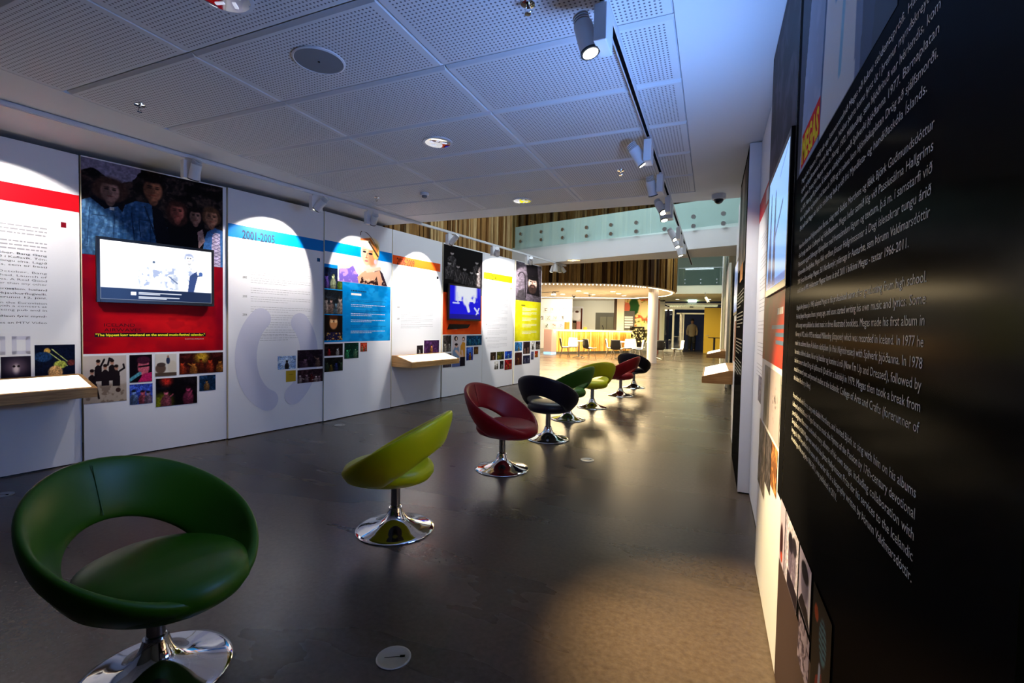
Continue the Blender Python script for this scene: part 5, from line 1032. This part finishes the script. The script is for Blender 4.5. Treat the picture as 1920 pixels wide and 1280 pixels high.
def cushion(parent, m):
    V = []; F = []; n = 56; prof = [(0, .475), (.35, .476), (.65, .472), (.85, .464), (.95, .448), (1, .42), (1.0, .39), (.93, .358), (.8, .341), (.4, .336), (0, .336)]
    for r_, z in prof:
        for i in range(n):
            t = 2*PI*i/n; rx, ry = .272, .300; V.append((rx*r_*math.copysign(abs(math.sin(t))**.9, math.sin(t)), -.048-ry*r_*math.cos(t), z-(.012*max(0, math.cos(t)))*r_))
    for j in range(len(prof)-1):
        for i in range(n): F.append((j*n+i, j*n+(i+1) % n, (j+1)*n+(i+1) % n, (j+1)*n+i))
    return mk('seat_cushion', V, F, m, parent, True, world=False)
def seam(name, fn, n, m, parent):
    pts = [fn(i/n) for i in range(n+1)]; q = MB()
    for a, b in zip(pts[:-1], pts[1:]): q.tube(a, b, .0022, 6)
    return q.build(name, m, parent, True, world=False)
def chair(x, y, phi, c, cname, label, deg=None):
    P = at_z(x, y, 0); v = np.array([P[0], P[1]]); v /= np.linalg.norm(v); rt_ = np.array([v[1], -v[0]])
    d = -v*math.cos(math.radians(phi))+rt_*math.sin(math.radians(phi)); rz = math.atan2(d[1], d[0])+PI/2
    r = empty('swivel_chair', (P[0], P[1], 0), rz, label, 'chair', None); m = leather('leather_'+cname, c)
    sh = ring_shell(r, m); cushion(r, m)
    def back_seam(s_):
        v = .60+.36*s_; p = shell_pt(PI, v); d1 = shell_pt(PI, v+.01)-shell_pt(PI, v-.01); n = np.cross(np.array([-1., 0, 0]), d1); n /= np.linalg.norm(n)
        if n[1] > 0: n = -n
        return tuple(p+n*.0285)
    seam('seam', back_seam, 14, m, sh)
    MB().lathe([(.258, .0), (.262, .004), (.258, .010), (.235, .017), (.19, .026), (.14, .040), (.10, .058), (.072, .082), (.055, .108), (.046, .135), (.043, .15)], (0, 0, 0), 64).build('trumpet_base', chrome, r, True, world=False)
    MB().lathe([(.036, .148), (.036, .158), (.031, .162), (.031, .338)], (0, 0, 0), 36).build('pole', mat('pole_chrome', (.5, .5, .52), .16, 1), r, True, world=False)
    MB().tube((0, 0, .318), (0, 0, .338), .09, 24).build('seat_plate', blackpl, r, True, world=False)
    return r
GR, YE, RE, NV = rgb(44, 90, 4), rgb(180, 178, 4), rgb(136, 2, 18), rgb(16, 9, 28)
chair(293, 1262, 38, GR, 'green', 'large green leather ring chair in the near left foreground')
chair(741, 990, -112, YE, 'yellow', 'yellow leather ring chair standing alone behind the near green one, seen from behind')
chair(941, 878, 62, RE, 'red', 'dark red leather ring chair in the middle of the row, turned to the right')
chair(1027, 822, 152, NV, 'navy', 'near black-violet ring chair just behind the red one, back to the camera')
chair(1065, 785, -122, GR, 'green', 'green ring chair half hidden behind the dark violet chair')
chair(1110, 763, -150, YE, 'yellow', 'yellow ring chair between the hidden green chair and the far red one')
chair(1163, 741, -112, RE, 'red', 'small red ring chair overlapping the farthest dark chair')
chair(1188, 726, 158, NV, 'navy', 'farthest dark violet ring chair at the end of the row')

# ================================================================== cafe chairs and tables
shellb = mat('cafe_shell_black', (.012, .012, .014), .4); shellw = mat('cafe_shell_white', (.85, .82, .76), .4); legm = mat('cafe_leg', (.35, .33, .30), .3, 1)
def cafe_chair(P, rz, outer, inner, label):
    r = empty('cafe_chair', (P[0], P[1], 0), rz, label, 'chair', 'shell chairs in the cafe')
    prof = [(-.24, .455), (-.20, .45), (-.05, .43), (.10, .43), (.17, .46), (.20, .54), (.225, .66), (.25, .80), (.26, .86)]
    for nm, off_, m in (('shell', .0, outer), ('seat_lining', .012, inner)):
        V = []; F = []; nx = 9
        for j, (y, z) in enumerate(prof):
            hw = .235-.01*j if j < 5 else .235-.012*(j-4)
            for i in range(nx):
                s = i/(nx-1)*2-1; cu_ = .05*s*s; k = min(1, max(0, (j-3)/3)); V.append((hw*s, y-cu_*k-off_*k, z+cu_*.6*(1-k)+off_*(1-k)))
        for j in range(len(prof)-1):
            for i in range(nx-1): a = j*nx+i; F.append((a, a+1, a+nx+1, a+nx))
        o = mk(nm, V, F, m, r, True, world=False); so = o.modifiers.new('solid', 'SOLIDIFY'); so.thickness = .012; so.offset = 0
    for sx in (-1, 1):
        for sy in (-1, 1):
            MB().tube((sx*.15, sy*.12, .43), (sx*.24, sy*.22+.0, 0), .011, 8).build('leg', legm, r, True, world=False)
    return r
def cafe_table(P, label, r_=.40):
    r = empty('cafe_table', (P[0], P[1], 0), 0, label, 'table', 'round tables in the cafe')
    MB().lathe([(r_-.01, .735), (r_, .742), (r_, .758), (r_-.01, .765), (.001, .765)], (0, 0, 0), 40).build('table_top', mat('table_white', (.85, .82, .76), .35), r, True, world=False)
    MB().tube((0, 0, .06), (0, 0, .735), .03, 16).build('column', legm, r, True, world=False)
    for k in range(4): a = PI/4+k*PI/2+.2; MB().tube((.0, .0, .09), (.36*math.cos(a), .36*math.sin(a), .015), .017, 8, .012).build('foot', legm, r, True, world=False)
    return r
def FP(x, y): return at_z(x, y, 0)
T = FP(1085, 671); cafe_table(T, 'round white cafe table nearest the left end of the bar')
cafe_chair(T+np.array((-.62, -.05, 0)), math.radians(-68)+PI, shellb, shellw, 'black-backed shell chair left of the left cafe table')
cafe_chair(T+np.array((-.46, .66, 0)), math.radians(15), shellb, shellw, 'white-fronted shell chair behind the left cafe table')
cafe_chair(T+np.array((.50, -.24, 0)), math.radians(140), shellb, shellw, 'black-backed shell chair right of the left cafe table')
T = FP(1164, 673); cafe_table(T, 'round white cafe table in the middle, behind the far ring chairs')
cafe_chair(T+np.array((-.48, .16, 0)), math.radians(95), shellb, shellw, 'shell chair seen from the side left of the middle cafe table')
cafe_chair(T+np.array((-.08, -.67, 0)), math.radians(178), shellb, shellw, 'black-backed shell chair in front of the middle cafe table')
cafe_chair(T+np.array((.2, .5, 0)), math.radians(-12), shellb, shellw, 'white-fronted shell chair behind the middle cafe table')
cafe_chair(T+np.array((.75, -.1, 0)), math.radians(-75), shellb, shellw, 'shell chair seen from the side right of the middle cafe table')
T = FP(1228, 673); cafe_table(T, 'cafe table mostly hidden behind the round column')
cafe_chair(T+np.array((-.80, .3, 0)), math.radians(75), shellb, shellw, 'shell chair just left of the round column')
cafe_chair(T+np.array((.20, -.45, 0)), math.radians(190), shellb, shellw, 'black-backed shell chair just right of the round column')
cafe_chair(T+np.array((.95, .25, 0)), math.radians(-70), shellb, shellw, 'white shell chair seen from the side, rightmost of the cafe chairs')
P = at_Y(1341, 663, 26.0); r = empty('pedestal_table', (min(P[0], .14), 26.0, 0), 0, 'small black pedestal table in front of the yellow wall', 'table')
MB().lathe([(.30, 0), (.30, .02), (.04, .05)], (0, 0, 0), 32).build('base', blackpl, r, True, world=False); MB().tube((0, 0, .03), (0, 0, .93), .05, 16).build('column', blackpl, r, True, world=False); MB().lathe([(.29, .93), (.30, .96), (.001, .965)], (0, 0, 0), 32).build('table_top', blackpl, r, True, world=False)

for nm, m in MATS.items():
    if any(k in nm for k in ('print', 'ink', 'text', 'label')) and nm != 'black_print': bs(m).inputs['Specular IOR Level'].default_value = .12

spot(TC, TC.len*.8, (TC.pt(TC.len*.8, 1)[0]-1.2, TC.pt(TC.len*.8, 1)[1]+1.0, 1.2), 'white spotlight on the thin cafe track, beside the end panel', 1, 0)
e_ = at_z(1322, 548, 3.05); r = empty('ceiling_spotlight', tuple(e_), 0, 'small white spotlight hanging from the soffit before the yellow wall', 'spotlight')
MB().tube((0, 0, 0), (.05, 0, -.28), .014, 10).build('stem', greymetal, r, True, world=False); MB().tube((.03, 0, -.22), (.16, -.05, -.46), .06, 18).build('lamp_head', whiteplastic, r, True, world=False); MB().tube((.155, -.048, -.45), (.168, -.053, -.475), .062, 18).build('lens_ring', ringm, r, True, world=False)
